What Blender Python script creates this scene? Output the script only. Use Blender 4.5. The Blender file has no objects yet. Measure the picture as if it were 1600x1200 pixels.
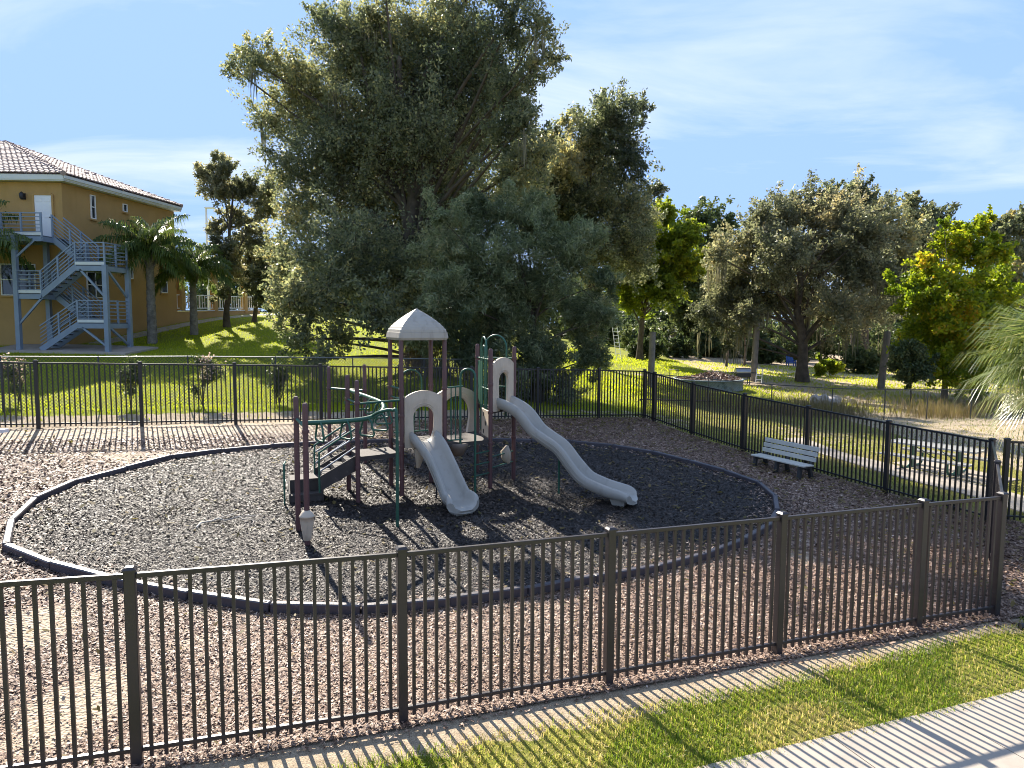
import bpy, bmesh, math, random
import numpy as np
from mathutils import Matrix, Vector

SC = bpy.context.scene
COL = SC.collection
RNG = np.random.default_rng(7)
random.seed(7)
rad = math.radians

# ------------------------------------------------------------------ camera
CAM_H, FPX, PITCH, ROLL = 4.1, 1099.0, rad(4.86), rad(.39)
cd = bpy.data.cameras.new('camera')
cam = bpy.data.objects.new('camera', cd)
COL.objects.link(cam)
cp, sp, cr, sr = math.cos(PITCH), math.sin(PITCH), math.cos(ROLL), math.sin(ROLL)
Xv, Uv, Fv = Vector((1, 0, 0)), Vector((0, sp, cp)), Vector((0, cp, -sp))
Rv = cr * Xv + sr * Uv
Up = -sr * Xv + cr * Uv
m3 = Matrix((Rv, Up, -Fv)).transposed()
cam.matrix_world = Matrix.Translation((0, 0, CAM_H)) @ m3.to_4x4()
cd.sensor_fit = 'HORIZONTAL'
cd.sensor_width = 36
cd.lens = 36 * FPX / 1600
cd.clip_start = .05
cd.clip_end = 2000
SC.camera = cam

# ------------------------------------------------------------------ light, sky
SUN_EL = rad(36)
SUN_AZ = math.atan2(-.47, .88)          # from +Y towards +X
sd = bpy.data.lights.new('sun', 'SUN')
sd.energy = 5.0
sd.angle = rad(.53)
sd.color = (1, .92, .80)
sun = bpy.data.objects.new('sun', sd)
COL.objects.link(sun)
to_sun = Vector((math.sin(SUN_AZ) * math.cos(SUN_EL), math.cos(SUN_AZ) * math.cos(SUN_EL), math.sin(SUN_EL)))
sun.rotation_euler = (-to_sun).to_track_quat('-Z', 'Y').to_euler()
sun.location = (-20, 20, 40)

W = bpy.data.worlds.new('World')
SC.world = W
W.use_nodes = True
nt = W.node_tree
nt.nodes.clear()
wo = nt.nodes.new('ShaderNodeOutputWorld')
bg = nt.nodes.new('ShaderNodeBackground')
bg.inputs['Strength'].default_value = .14
sky = nt.nodes.new('ShaderNodeTexSky')
sky.sky_type = 'NISHITA'
sky.sun_disc = False
sky.sun_elevation = SUN_EL
sky.sun_rotation = SUN_AZ
sky.air_density = 1.0
sky.dust_density = .15
sky.ozone_density = 2.2
tc = nt.nodes.new('ShaderNodeTexCoord')
sepd = nt.nodes.new('ShaderNodeSeparateXYZ')
nt.links.new(tc.outputs['Generated'], sepd.inputs[0])
addz = nt.nodes.new('ShaderNodeMath'); addz.operation = 'ADD'; addz.inputs[1].default_value = .12
mxz = nt.nodes.new('ShaderNodeMath'); mxz.operation = 'MAXIMUM'; mxz.inputs[1].default_value = .05
nt.links.new(sepd.outputs[2], addz.inputs[0]); nt.links.new(addz.outputs[0], mxz.inputs[0])
def wdiv(o):
    d = nt.nodes.new('ShaderNodeMath'); d.operation = 'DIVIDE'
    nt.links.new(sepd.outputs[o], d.inputs[0]); nt.links.new(mxz.outputs[0], d.inputs[1]); return d
dx, dy = wdiv(0), wdiv(1)
cmb = nt.nodes.new('ShaderNodeCombineXYZ')
nt.links.new(dx.outputs[0], cmb.inputs[0]); nt.links.new(dy.outputs[0], cmb.inputs[1])
mp = nt.nodes.new('ShaderNodeMapping')
mp.inputs['Scale'].default_value = (.55, 1.0, 1)
mp.inputs['Rotation'].default_value = (0, 0, rad(-18))
mp.inputs['Location'].default_value = (5.3, 2.1, 0)
nt.links.new(cmb.outputs[0], mp.inputs[0])
nz = nt.nodes.new('ShaderNodeTexNoise')
nz.inputs['Scale'].default_value = 1.3
nz.inputs['Detail'].default_value = 9
nz.inputs['Roughness'].default_value = .58
nz.inputs['Distortion'].default_value = .7
nt.links.new(mp.outputs[0], nz.inputs['Vector'])
cr_ = nt.nodes.new('ShaderNodeValToRGB')
cr_.color_ramp.elements[0].position = .46
cr_.color_ramp.elements[0].color = (0, 0, 0, 1)
cr_.color_ramp.elements[1].position = .74
cr_.color_ramp.elements[1].color = (.62, .62, .62, 1)
nt.links.new(nz.outputs[0], cr_.inputs[0])
tint = nt.nodes.new('ShaderNodeMixRGB'); tint.blend_type = 'MULTIPLY'; tint.inputs[0].default_value = 1
tint.inputs[2].default_value = (.96, 1.0, 1.12, 1)
nt.links.new(sky.outputs[0], tint.inputs[1])
# sky colour is softly capped per channel to flatten glare round the sun
KS = (1.22, 1.88, 3.25)
def wmath(op, a, b):
    n = nt.nodes.new('ShaderNodeMath'); n.operation = op
    for i, x in enumerate((a, b)):
        if isinstance(x, (int, float)): n.inputs[i].default_value = x
        else: nt.links.new(x, n.inputs[i])
    return n.outputs[0]
sepc = nt.nodes.new('ShaderNodeSeparateColor'); comc = nt.nodes.new('ShaderNodeCombineColor')
nt.links.new(tint.outputs[0], sepc.inputs[0])
for i, k in enumerate(KS):          # c / (1 + (c / k)^3)^(1/3)
    c_ = sepc.outputs[i]
    nt.links.new(wmath('DIVIDE', c_, wmath('POWER', wmath('ADD', wmath('POWER', wmath('DIVIDE', c_, k), 3.0), 1.0), 1 / 3)), comc.inputs[i])
mixc = nt.nodes.new('ShaderNodeMixRGB')
nt.links.new(cr_.outputs[0], mixc.inputs[0])
nt.links.new(comc.outputs[0], mixc.inputs[1])
mixc.inputs[2].default_value = (2.9, 3.1, 3.4, 1)
nt.links.new(mixc.outputs[0], bg.inputs[0])
nt.links.new(bg.outputs[0], wo.inputs[0])

SC.view_settings.view_transform = 'Standard'
SC.view_settings.look = 'None'
SC.view_settings.exposure = 1.45
SC.view_settings.gamma = 1
SC.view_settings.use_curve_mapping = False
SC.render.engine = 'CYCLES'
SC.cycles.max_bounces = 11
SC.cycles.pixel_filter_type = 'BLACKMAN_HARRIS'
SC.cycles.filter_width = 1.0
SC.cycles.diffuse_bounces = 7
SC.cycles.transmission_bounces = 8
SC.cycles.transparent_max_bounces = 6
SC.cycles.use_denoising = True

# ------------------------------------------------------------------ terrain
CP = np.array([(-3.39,6.09,-4.04),(-1.1,6.91,-4.09),(1.13,7.78,-4.13),(3.4,8.64,-4.17),(5.68,9.51,-4.22),(7.09,9.98,-4.21),
(-12.61,18.58,-2.89),(-8.11,20.5,-3.01),(-3.6,22.42,-3.17),(.89,24.34,-3.33),(4.93,26.06,-3.44),
(6.15,23.75,-3.79),(8.21,19.34,-4.02),(10.3,14.92,-4.22),
(-22,34,-1.35),(-19,46,.1),(-18,55,.6),(-30,34,-1.35),(-8,40,-1.6),(-2,60,-1.2),(8,45,-3.4),(9,62,-2.9),(22,50,-4.0),(14,31,-4.2),(30,30,-4.4),(20,12,-4.35),(0,0,-4.05),(12,0,-4.2),(-12,0,-3.6),(-20,15,-2.6),(40,70,-4.0),(0,110,-1.5),(60,110,-4),(-60,110,.5),(-60,30,-1.0),(60,30,-4.5),(-60,-20,-3),(60,-20,-4.5)])
_P = CP[:, :2]; _Z = CP[:, 2] + CAM_H
def _phi(r2): return np.where(r2 > 0, .5 * r2 * np.log(np.maximum(r2, 1e-9)), 0)
_n = len(_P)
_A = np.zeros((_n + 3, _n + 3))
_A[:_n, :_n] = _phi(((_P[:, None] - _P[None]) ** 2).sum(-1)) + np.eye(_n) * 8
_A[:_n, _n] = 1; _A[:_n, _n + 1:] = _P; _A[_n, :_n] = 1; _A[_n + 1:, :_n] = _P.T
_W = np.linalg.solve(_A, np.concatenate([_Z, np.zeros(3)]))
def gza(x, y):
    x = np.clip(np.asarray(x, float), -70, 70); y = np.clip(np.asarray(y, float), -30, 125)
    r2 = (x[..., None] - _P[:, 0]) ** 2 + (y[..., None] - _P[:, 1]) ** 2
    return _phi(r2) @ _W[:_n] + _W[_n] + _W[_n + 1] * x + _W[_n + 2] * y
def gz(x, y): return float(gza(x, y))
def at(u, v, Y):
    """world point seen in direction (u, v) of the 1600x1200 photograph at distance Y"""
    a, b = u - 800, v - 600
    a, b = cr * a + sr * b, -sr * a + cr * b
    r = (a / FPX, cp - b / FPX * sp, -sp - b / FPX * cp)
    k = Y / r[1]
    return np.array((r[0] * k, Y, CAM_H + r[2] * k))

# ------------------------------------------------------------------ materials
def new_mat(name):
    m = bpy.data.materials.new(name); m.use_nodes = True
    t = m.node_tree; t.nodes.clear()
    o = t.nodes.new('ShaderNodeOutputMaterial')
    return m, t, o
def N(t, typ, **kw):
    n = t.nodes.new(typ)
    for k, v in kw.items(): setattr(n, k, v)
    return n
def ramp(t, fac, stops):
    r = N(t, 'ShaderNodeValToRGB')
    e = r.color_ramp.elements
    while len(e) > 1: e.remove(e[-1])
    e[0].position = stops[0][0]; e[0].color = (*stops[0][1], 1)
    for p, c in stops[1:]:
        x = e.new(p); x.color = (*c, 1)
    t.links.new(fac, r.inputs[0])
    return r.outputs[0]
def noise(t, scale, detail=4, rough=.55, vec=None, dist=0):
    n = N(t, 'ShaderNodeTexNoise')
    n.inputs['Scale'].default_value = scale; n.inputs['Detail'].default_value = detail
    n.inputs['Roughness'].default_value = rough; n.inputs['Distortion'].default_value = dist
    if vec is None:
        g = N(t, 'ShaderNodeNewGeometry'); vec = g.outputs['Position']
    t.links.new(vec, n.inputs['Vector'])
    return n.outputs[0]
def mixrgb(t, fac, a, b, mode='MIX'):
    n = N(t, 'ShaderNodeMixRGB', blend_type=mode)
    for i, x in ((0, fac), (1, a), (2, b)):
        if isinstance(x, (int, float)): n.inputs[i].default_value = x
        elif isinstance(x, tuple): n.inputs[i].default_value = (*x, 1)
        else: t.links.new(x, n.inputs[i])
    return n.outputs[0]
def scl(c, k): return tuple(min(1, x * k) for x in c)
def surf(name, col, rough=.5, metal=0, var=.25, vscale=3., fine=40., bump=.0, bscale=60., spec=.5, wear=None, streak=None):
    m, t, o = new_mat(name)
    b = N(t, 'ShaderNodeBsdfPrincipled')
    n1 = noise(t, vscale, 5); n2 = noise(t, fine, 3)
    c = ramp(t, n1, [(.25, scl(col, 1 - var)), (.75, scl(col, 1 + var))])
    c2 = ramp(t, n2, [(.3, (1 - var * .5,) * 3), (.7, (1, 1, 1))])
    c = mixrgb(t, 1, c, c2, 'MULTIPLY')
    if wear:
        w = noise(t, wear[1], 8, .7)
        wr = ramp(t, w, [(wear[2], (0, 0, 0)), (wear[2] + .1, (1, 1, 1))])
        c = mixrgb(t, wr, c, wear[0])
    if streak:
        g = N(t, 'ShaderNodeNewGeometry'); mpn = N(t, 'ShaderNodeMapping')
        mpn.inputs['Scale'].default_value = streak[1]
        t.links.new(g.outputs['Position'], mpn.inputs[0])
        w = noise(t, 1, 6, .6, mpn.outputs[0])
        wr = ramp(t, w, [(streak[2], (0, 0, 0)), (streak[2] + .22, (streak[3],) * 3)])
        c = mixrgb(t, wr, c, streak[0])
    t.links.new(c, b.inputs['Base Color'])
    rr = N(t, 'ShaderNodeMapRange')
    rr.inputs[3].default_value = max(.04, rough - .12); rr.inputs[4].default_value = min(1, rough + .12)
    t.links.new(n2, rr.inputs[0]); t.links.new(rr.outputs[0], b.inputs['Roughness'])
    b.inputs['Metallic'].default_value = metal
    b.inputs['Specular IOR Level'].default_value = spec
    if bump:
        bn = noise(t, bscale, 5, .6); bp = N(t, 'ShaderNodeBump')
        bp.inputs['Strength'].default_value = bump; bp.inputs['Distance'].default_value = .02
        t.links.new(bn, bp.inputs['Height']); t.links.new(bp.outputs[0], b.inputs['Normal'])
    t.links.new(b.outputs[0], o.inputs[0])
    return m
def leafmat(name, stops, trans=.45, rough=.5, tcol=1.6, spec=.35):
    """per-leaf colour from the face attribute 'tint'; light also passes through the leaf"""
    m, t, o = new_mat(name)
    at_ = N(t, 'ShaderNodeAttribute', attribute_name='tint')
    c = ramp(t, at_.outputs['Fac'], stops)
    b = N(t, 'ShaderNodeBsdfPrincipled'); b.inputs['Roughness'].default_value = rough
    b.inputs['Specular IOR Level'].default_value = spec
    t.links.new(c, b.inputs['Base Color'])
    tr = N(t, 'ShaderNodeBsdfTranslucent')
    c2 = mixrgb(t, 1, c, (tcol, tcol * 1.0, tcol * .74), 'MULTIPLY')
    t.links.new(c2, tr.inputs[0])
    mx = N(t, 'ShaderNodeMixShader'); mx.inputs[0].default_value = trans
    t.links.new(b.outputs[0], mx.inputs[1]); t.links.new(tr.outputs[0], mx.inputs[2])
    t.links.new(mx.outputs[0], o.inputs[0])
    return m
def tintmat(name, stops, rough=.55, spec=.5):
    m, t, o = new_mat(name)
    at_ = N(t, 'ShaderNodeAttribute', attribute_name='tint')
    c = ramp(t, at_.outputs['Fac'], stops)
    c = mixrgb(t, 1, c, ramp(t, noise(t, 90, 3), [(.3, (.7,) * 3), (.7, (1, 1, 1))]), 'MULTIPLY')
    b = N(t, 'ShaderNodeBsdfPrincipled'); b.inputs['Roughness'].default_value = rough
    b.inputs['Specular IOR Level'].default_value = spec
    t.links.new(c, b.inputs['Base Color']); t.links.new(b.outputs[0], o.inputs[0])
    return m

MAT = {}
MAT['fence'] = surf('bronze_powder_coat', (.026, .0205, .0225), .40, 0, .2, 2, 60, .05, 90, .6, wear=((.09, .075, .06), 9, .68))
MAT['fence_black'] = surf('black_powder_coat', (.014, .014, .015), .38, 0, .2, 2, 60, .05, 90, .5)
MAT['maroon'] = surf('maroon_paint', (.105, .047, .048), .42, 0, .15, 3, 60, .05, 80, .5, wear=((.17, .10, .09), 14, .66))
MAT['green'] = surf('green_paint', (.018, .095, .060), .45, 0, .15, 4, 60, .03, 80, .5, wear=((.10, .17, .13), 18, .68))
MAT['tan'] = surf('tan_plastic', (.54, .448, .34), .5, 0, .08, 3, 90, .06, 120, .4, streak=((.26, .215, .16), (6, 6, 1.2), .52, .55))
MAT['brown_plastic'] = surf('brown_plastic', (.17, .13, .10), .5, 0, .12, 3, 60, .05, 100, .4)
MAT['slide'] = surf('grey_slide_plastic', (.37, .348, .305), .36, 0, .06, 3, 120, .05, 160, .45, streak=((.17, .15, .125), (5, 5, 2), .54, .4))
MAT['roof_plastic'] = surf('weathered_roof_plastic', (.39, .355, .30), .5, 0, .06, 3, 90, .05, 120, .4, streak=((.22, .19, .15), (7, 7, .9), .5, .6))
MAT['deck'] = surf('deck_coating', (.060, .049, .043), .75, 0, .2, 4, 70, .25, 140, .4, wear=((.115, .098, .085), 8, .6))
MAT['galv'] = surf('galvanised_steel', (.30, .31, .32), .38, .8, .15, 4, 50)
MAT['timber_plastic'] = surf('border_plastic', (.066, .058, .066), .42, 0, .2, 2.5, 50, .2, 90, .5, wear=((.16, .14, .14), 5, .62))
MAT['concrete'] = surf('sidewalk_concrete', (.385, .335, .278), .8, 0, .10, 1.2, 60, .2, 180, .2, streak=((.21, .185, .16), (1.7, 1.7, 1), .5, .5))
MAT['white'] = surf('white_paint', (.78, .78, .76), .5, 0, .05, 2, 30)
MAT['stucco'] = surf('ochre_stucco', (.44, .275, .105), .85, 0, .10, .8, 30, .35, 50, .2, streak=((.30, .19, .05), (1.2, 1.2, .35), .56, .4))
MAT['fascia'] = surf('white_fascia', (.62, .64, .62), .6, 0, .05, 2, 30)
MAT['tile'] = surf('clay_tile', (.36, .275, .25), .75, 0, .28, 2.5, 14, .3, 50, .2, wear=((.42, .34, .30), 3, .56))
MAT['steel_blue'] = surf('blue_grey_steel', (.20, .255, .33), .42, .1, .1, 2, 40, .03, 60, .5)
MAT['glass'] = surf('window_glass', (.02, .025, .03), .06, 0, .1, 1, 2, 0, 1, .9)
MAT['grate'] = surf('stair_grating', (.10, .12, .15), .5, .3, .1, 3, 60)
MAT['bark'] = surf('grey_bark', (.105, .085, .065), .9, 0, .4, 3, 16, .9, 22, .1)
MAT['bark_pale'] = surf('pale_bark', (.19, .16, .125), .9, 0, .35, 3, 16, .9, 22, .1)
MAT['palm_bark'] = surf('palm_trunk_bark', (.22, .195, .16), .9, 0, .45, 5, 14, .8, 18, .1)
MAT['weathered_wood'] = surf('weathered_wood', (.21, .185, .155), .9, 0, .25, 3, 20, .6, 30, .1, streak=((.10, .085, .07), (12, 12, .6), .5, .6))
MAT['bench_slat'] = surf('pale_bench_slat', (.58, .56, .49), .5, 0, .08, 3, 50, .1, 60, .4, streak=((.36, .36, .30), (2, 2, 8), .52, .5))
MAT['bench_leg'] = surf('dark_bench_support', (.035, .036, .036), .6, 0, .2, 3, 50)
MAT['picnic_top'] = surf('coated_table_mesh', (.50, .49, .45), .5, 0, .08, 3, 50)
MAT['pool'] = surf('faded_pool_liner', (.30, .34, .34), .6, 0, .35, 2.2, 9, .1, 30, .3, wear=((.11, .14, .14), 2.2, .5))
MAT['rubble'] = surf('pale_rubble', (.46, .42, .38), .85, 0, .3, 3, 14, .6, 20)
MAT['blue_plastic'] = surf('blue_chair_plastic', (.03, .10, .34), .5, 0, .1, 3, 30)
MAT['dark_metal'] = surf('dark_metal', (.03, .03, .032), .5, .3, .2, 3, 30)
MAT['shed'] = surf('grey_shed_boards', (.26, .25, .235), .85, 0, .25, 2, 20, .3, 20)
MAT['tin'] = surf('tin_roof', (.36, .36, .35), .45, .5, .2, 2, 20)
MAT['wire'] = surf('galvanised_wire', (.20, .21, .20), .5, .5, .1, 3, 30)
MAT['wire_dark'] = surf('dark_wire', (.05, .05, .048), .5, .3, .1, 3, 30)

MAT['oak_leaf'] = leafmat('oak_leaf', [(0, (.058, .074, .044)), (.45, (.162, .178, .105)), (.8, (.28, .28, .165)), (1, (.37, .31, .14))], .55, .36, 1.6, .4)
MAT['oak_leaf_brown'] = leafmat('brownish_oak_leaf', [(0, (.078, .088, .056)), (.5, (.185, .192, .125)), (.85, (.28, .268, .18)), (1, (.35, .29, .17))], .55, .42, 1.5)
MAT['feather_leaf'] = leafmat('grey_green_leaf', [(0, (.064, .088, .045)), (.5, (.185, .22, .122)), (.85, (.30, .325, .20)), (1, (.40, .37, .23))], .5, .45, 1.45)
MAT['lime_leaf'] = leafmat('lime_leaf', [(0, (.08, .115, .014)), (.5, (.17, .21, .018)), (1, (.30, .29, .022))], .62, .45, 1.9)
MAT['maple_leaf'] = leafmat('yellowing_maple_leaf', [(0, (.08, .13, .010)), (.55, (.22, .26, .013)), (.85, (.31, .31, .016)), (1, (.42, .27, .02))], .6, .45, 1.8)
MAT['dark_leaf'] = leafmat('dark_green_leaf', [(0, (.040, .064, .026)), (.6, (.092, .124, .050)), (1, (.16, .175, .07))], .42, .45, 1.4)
MAT['palm_leaf'] = leafmat('palm_leaflet', [(0, (.045, .080, .024)), (.6, (.10, .145, .036)), (1, (.19, .21, .045))], .42, .40, 1.5, .35)
MAT['sabal_leaf'] = leafmat('fan_palm_leaflet', [(0, (.07, .115, .03)), (.6, (.16, .20, .06)), (1, (.34, .33, .16))], .45, .34, 1.5, .5)
MAT['moss'] = leafmat('spanish_moss', [(0, (.13, .125, .09)), (1, (.26, .235, .165))], .4, .8, 1.1, .1)
MAT['flower'] = leafmat('pink_flower', [(0, (.60, .38, .38)), (1, (.78, .66, .60))], .4, .6, 1.0, .1)
MAT['weed'] = leafmat('dry_weed', [(0, (.11, .10, .035)), (.5, (.20, .155, .062)), (1, (.30, .22, .12))], .4, .6, 1.3, .2)
MAT['grass_near'] = leafmat('green_turf_blade', [(0, (.085, .150, .016)), (.5, (.20, .27, .026)), (.78, (.34, .33, .08)), (1, (.50, .40, .20))], .55, .45, 1.5, .35)
MAT['grass_far'] = leafmat('sunlit_lawn_blade', [(0, (.20, .25, .012)), (.6, (.36, .40, .014)), (1, (.48, .45, .05))], .58, .5, 1.6, .25)
MAT['grass_dry'] = leafmat('straw_lawn_blade', [(0, (.15, .19, .03)), (.5, (.29, .27, .07)), (1, (.42, .35, .15))], .42, .5, 1.3, .25)
MAT['brown_chip'] = tintmat('pine_bark_chip', [(0, (.075, .040, .025)), (.3, (.225, .132, .085)), (.65, (.40, .262, .182)), (.93, (.57, .42, .32)), (1, (.74, .61, .50))], .6, .5)
MAT['dark_chip'] = tintmat('dark_rubber_chip', [(0, (.014, .011, .009)), (.45, (.047, .035, .028)), (.8, (.110, .082, .064)), (1, (.25, .185, .14))], .58, .3)

# ground shaders (masks are where sand, mulch or dry turf lies, stored per vertex)
def ground_mat():
    m, t, o = new_mat('lawn_ground')
    b = N(t, 'ShaderNodeBsdfPrincipled'); b.inputs['Roughness'].default_value = .9
    b.inputs['Specular IOR Level'].default_value = .15
    sand = N(t, 'ShaderNodeAttribute', attribute_name='sand').outputs['Fac']
    dry = N(t, 'ShaderNodeAttribute', attribute_name='dry').outputs['Fac']
    nb = noise(t, .35, 6, .6); nf = noise(t, 7, 6, .65); nff = noise(t, 45, 4, .7)
    gcol = ramp(t, nf, [(.3, (.17, .22, .011)), (.55, (.30, .34, .014)), (.8, (.38, .38, .035))])
    dcol = ramp(t, nf, [(.3, (.20, .19, .05)), (.55, (.33, .275, .10)), (.8, (.44, .345, .17))])
    a = N(t, 'ShaderNodeMath', operation='ADD'); s_ = N(t, 'ShaderNodeMath', operation='SUBTRACT'); s_.inputs[1].default_value = .5
    ml = N(t, 'ShaderNodeMath', operation='MULTIPLY'); ml.inputs[1].default_value = 2.2
    t.links.new(nb, s_.inputs[0]); t.links.new(s_.outputs[0], ml.inputs[0])
    t.links.new(dry, a.inputs[0]); t.links.new(ml.outputs[0], a.inputs[1]); a.use_clamp = True
    c = mixrgb(t, a.outputs[0], gcol, dcol)
    scol = ramp(t, noise(t, 5, 7, .7), [(.25, (.34, .25, .16)), (.5, (.58, .46, .32)), (.8, (.68, .56, .41))])
    a2 = N(t, 'ShaderNodeMath', operation='ADD'); s2 = N(t, 'ShaderNodeMath', operation='SUBTRACT'); s2.inputs[1].default_value = .5
    t.links.new(noise(t, 3, 7, .65), s2.inputs[0])
    m2 = N(t, 'ShaderNodeMath', operation='MULTIPLY'); m2.inputs[1].default_value = 2.0
    t.links.new(s2.outputs[0], m2.inputs[0]); t.links.new(m2.outputs[0], a2.inputs[0]); t.links.new(sand, a2.inputs[1])
    sf = ramp(t, a2.outputs[0], [(.42, (0, 0, 0)), (.58, (1, 1, 1))])
    c = mixrgb(t, sf, c, scol)
    c = mixrgb(t, 1, c, ramp(t, nff, [(.3, (.6,) * 3), (.7, (1, 1, 1))]), 'MULTIPLY')
    t.links.new(c, b.inputs['Base Color'])
    bp = N(t, 'ShaderNodeBump'); bp.inputs['Strength'].default_value = .8; bp.inputs['Distance'].default_value = .05
    t.links.new(nff, bp.inputs['Height']); t.links.new(bp.outputs[0], b.inputs['Normal'])
    t.links.new(b.outputs[0], o.inputs[0])
    return m
def mulch_mat(name, stops, sandy=False):
    m, t, o = new_mat(name)
    b = N(t, 'ShaderNodeBsdfPrincipled'); b.inputs['Roughness'].default_value = .8
    g = N(t, 'ShaderNodeNewGeometry')
    v = N(t, 'ShaderNodeTexVoronoi'); v.inputs['Scale'].default_value = 26
    t.links.new(g.outputs['Position'], v.inputs['Vector'])
    sep = N(t, 'ShaderNodeSeparateColor'); t.links.new(v.outputs['Color'], sep.inputs[0])
    c = ramp(t, sep.outputs[0], stops)
    c = mixrgb(t, 1, c, ramp(t, noise(t, .7, 5, .6), [(.3, (.72,) * 3), (.7, (1, 1, 1))]), 'MULTIPLY')
    if sandy:
        sand = N(t, 'ShaderNodeAttribute', attribute_name='sand').outputs['Fac']
        a2 = N(t, 'ShaderNodeMath', operation='ADD'); t.links.new(sand, a2.inputs[0])
        m2 = N(t, 'ShaderNodeMath', operation='MULTIPLY_ADD'); m2.inputs[1].default_value = 1.6; m2.inputs[2].default_value = -.8
        t.links.new(noise(t, 2.2, 8, .7), m2.inputs[0]); t.links.new(m2.outputs[0], a2.inputs[1])
        sf = ramp(t, a2.outputs[0], [(.42, (0, 0, 0)), (.6, (1, 1, 1))])
        c = mixrgb(t, sf, c, ramp(t, noise(t, 6, 6, .7), [(.3, (.27, .195, .125)), (.7, (.46, .355, .245))]))
    t.links.new(c, b.inputs['Base Color'])
    bp = N(t, 'ShaderNodeBump'); bp.inputs['Strength'].default_value = .9; bp.inputs['Distance'].default_value = .03
    t.links.new(v.outputs['Distance'], bp.inputs['Height']); t.links.new(bp.outputs[0], b.inputs['Normal'])
    t.links.new(b.outputs[0], o.inputs[0])
    return m
MAT['ground'] = ground_mat()
MAT['mulch'] = mulch_mat('bark_mulch_floor', [(0, (.085, .048, .031)), (.5, (.23, .145, .098)), (1, (.40, .28, .20))], True)
MAT['rubber'] = mulch_mat('rubber_mulch_floor', [(0, (.018, .016, .016)), (.6, (.052, .044, .041)), (1, (.12, .10, .088))])

# ------------------------------------------------------------------ mesh helpers
def link(name, me, mat=None, parent=None, loc=None):
    if mat is not None: me.materials.append(mat)
    o = bpy.data.objects.new(name, me); COL.objects.link(o)
    if parent is not None: o.parent = parent
    if loc is not None: o.location = loc
    return o
def np_mesh(name, V, F, tint=None, smooth=False):
    """V (n,3); F list of (k-gon index arrays) all of one size"""
    me = bpy.data.meshes.new(name)
    F = np.asarray(F, np.int32); k = F.shape[1]; nf = len(F)
    me.vertices.add(len(V)); me.vertices.foreach_set('co', np.asarray(V, np.float32).ravel())
    me.loops.add(nf * k); me.loops.foreach_set('vertex_index', F.ravel())
    me.polygons.add(nf); me.polygons.foreach_set('loop_start', np.arange(0, nf * k, k, dtype=np.int32))
    if smooth: me.polygons.foreach_set('use_smooth', np.ones(nf, bool))
    me.update(calc_edges=True)
    if tint is not None:
        a = me.attributes.new('tint', 'FLOAT', 'FACE'); a.data.foreach_set('value', np.asarray(tint, np.float32))
    return me
def thing(name, label, cat, loc, group=None, rz=0):
    o = bpy.data.objects.new(name, None); COL.objects.link(o)
    o.empty_display_size = .2
    o.location = loc; o.rotation_euler = (0, 0, rz)
    o['label'] = label; o['category'] = cat
    if group: o['group'] = group
    return o
def tag(o, label, cat, group=None):
    o['label'] = label; o['category'] = cat
    if group: o['group'] = group
    return o
def structure(o): o['kind'] = 'structure'; return o
def stuff(o, label=None):
    o['kind'] = 'stuff'
    if label: o['label'] = label
    return o

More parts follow.
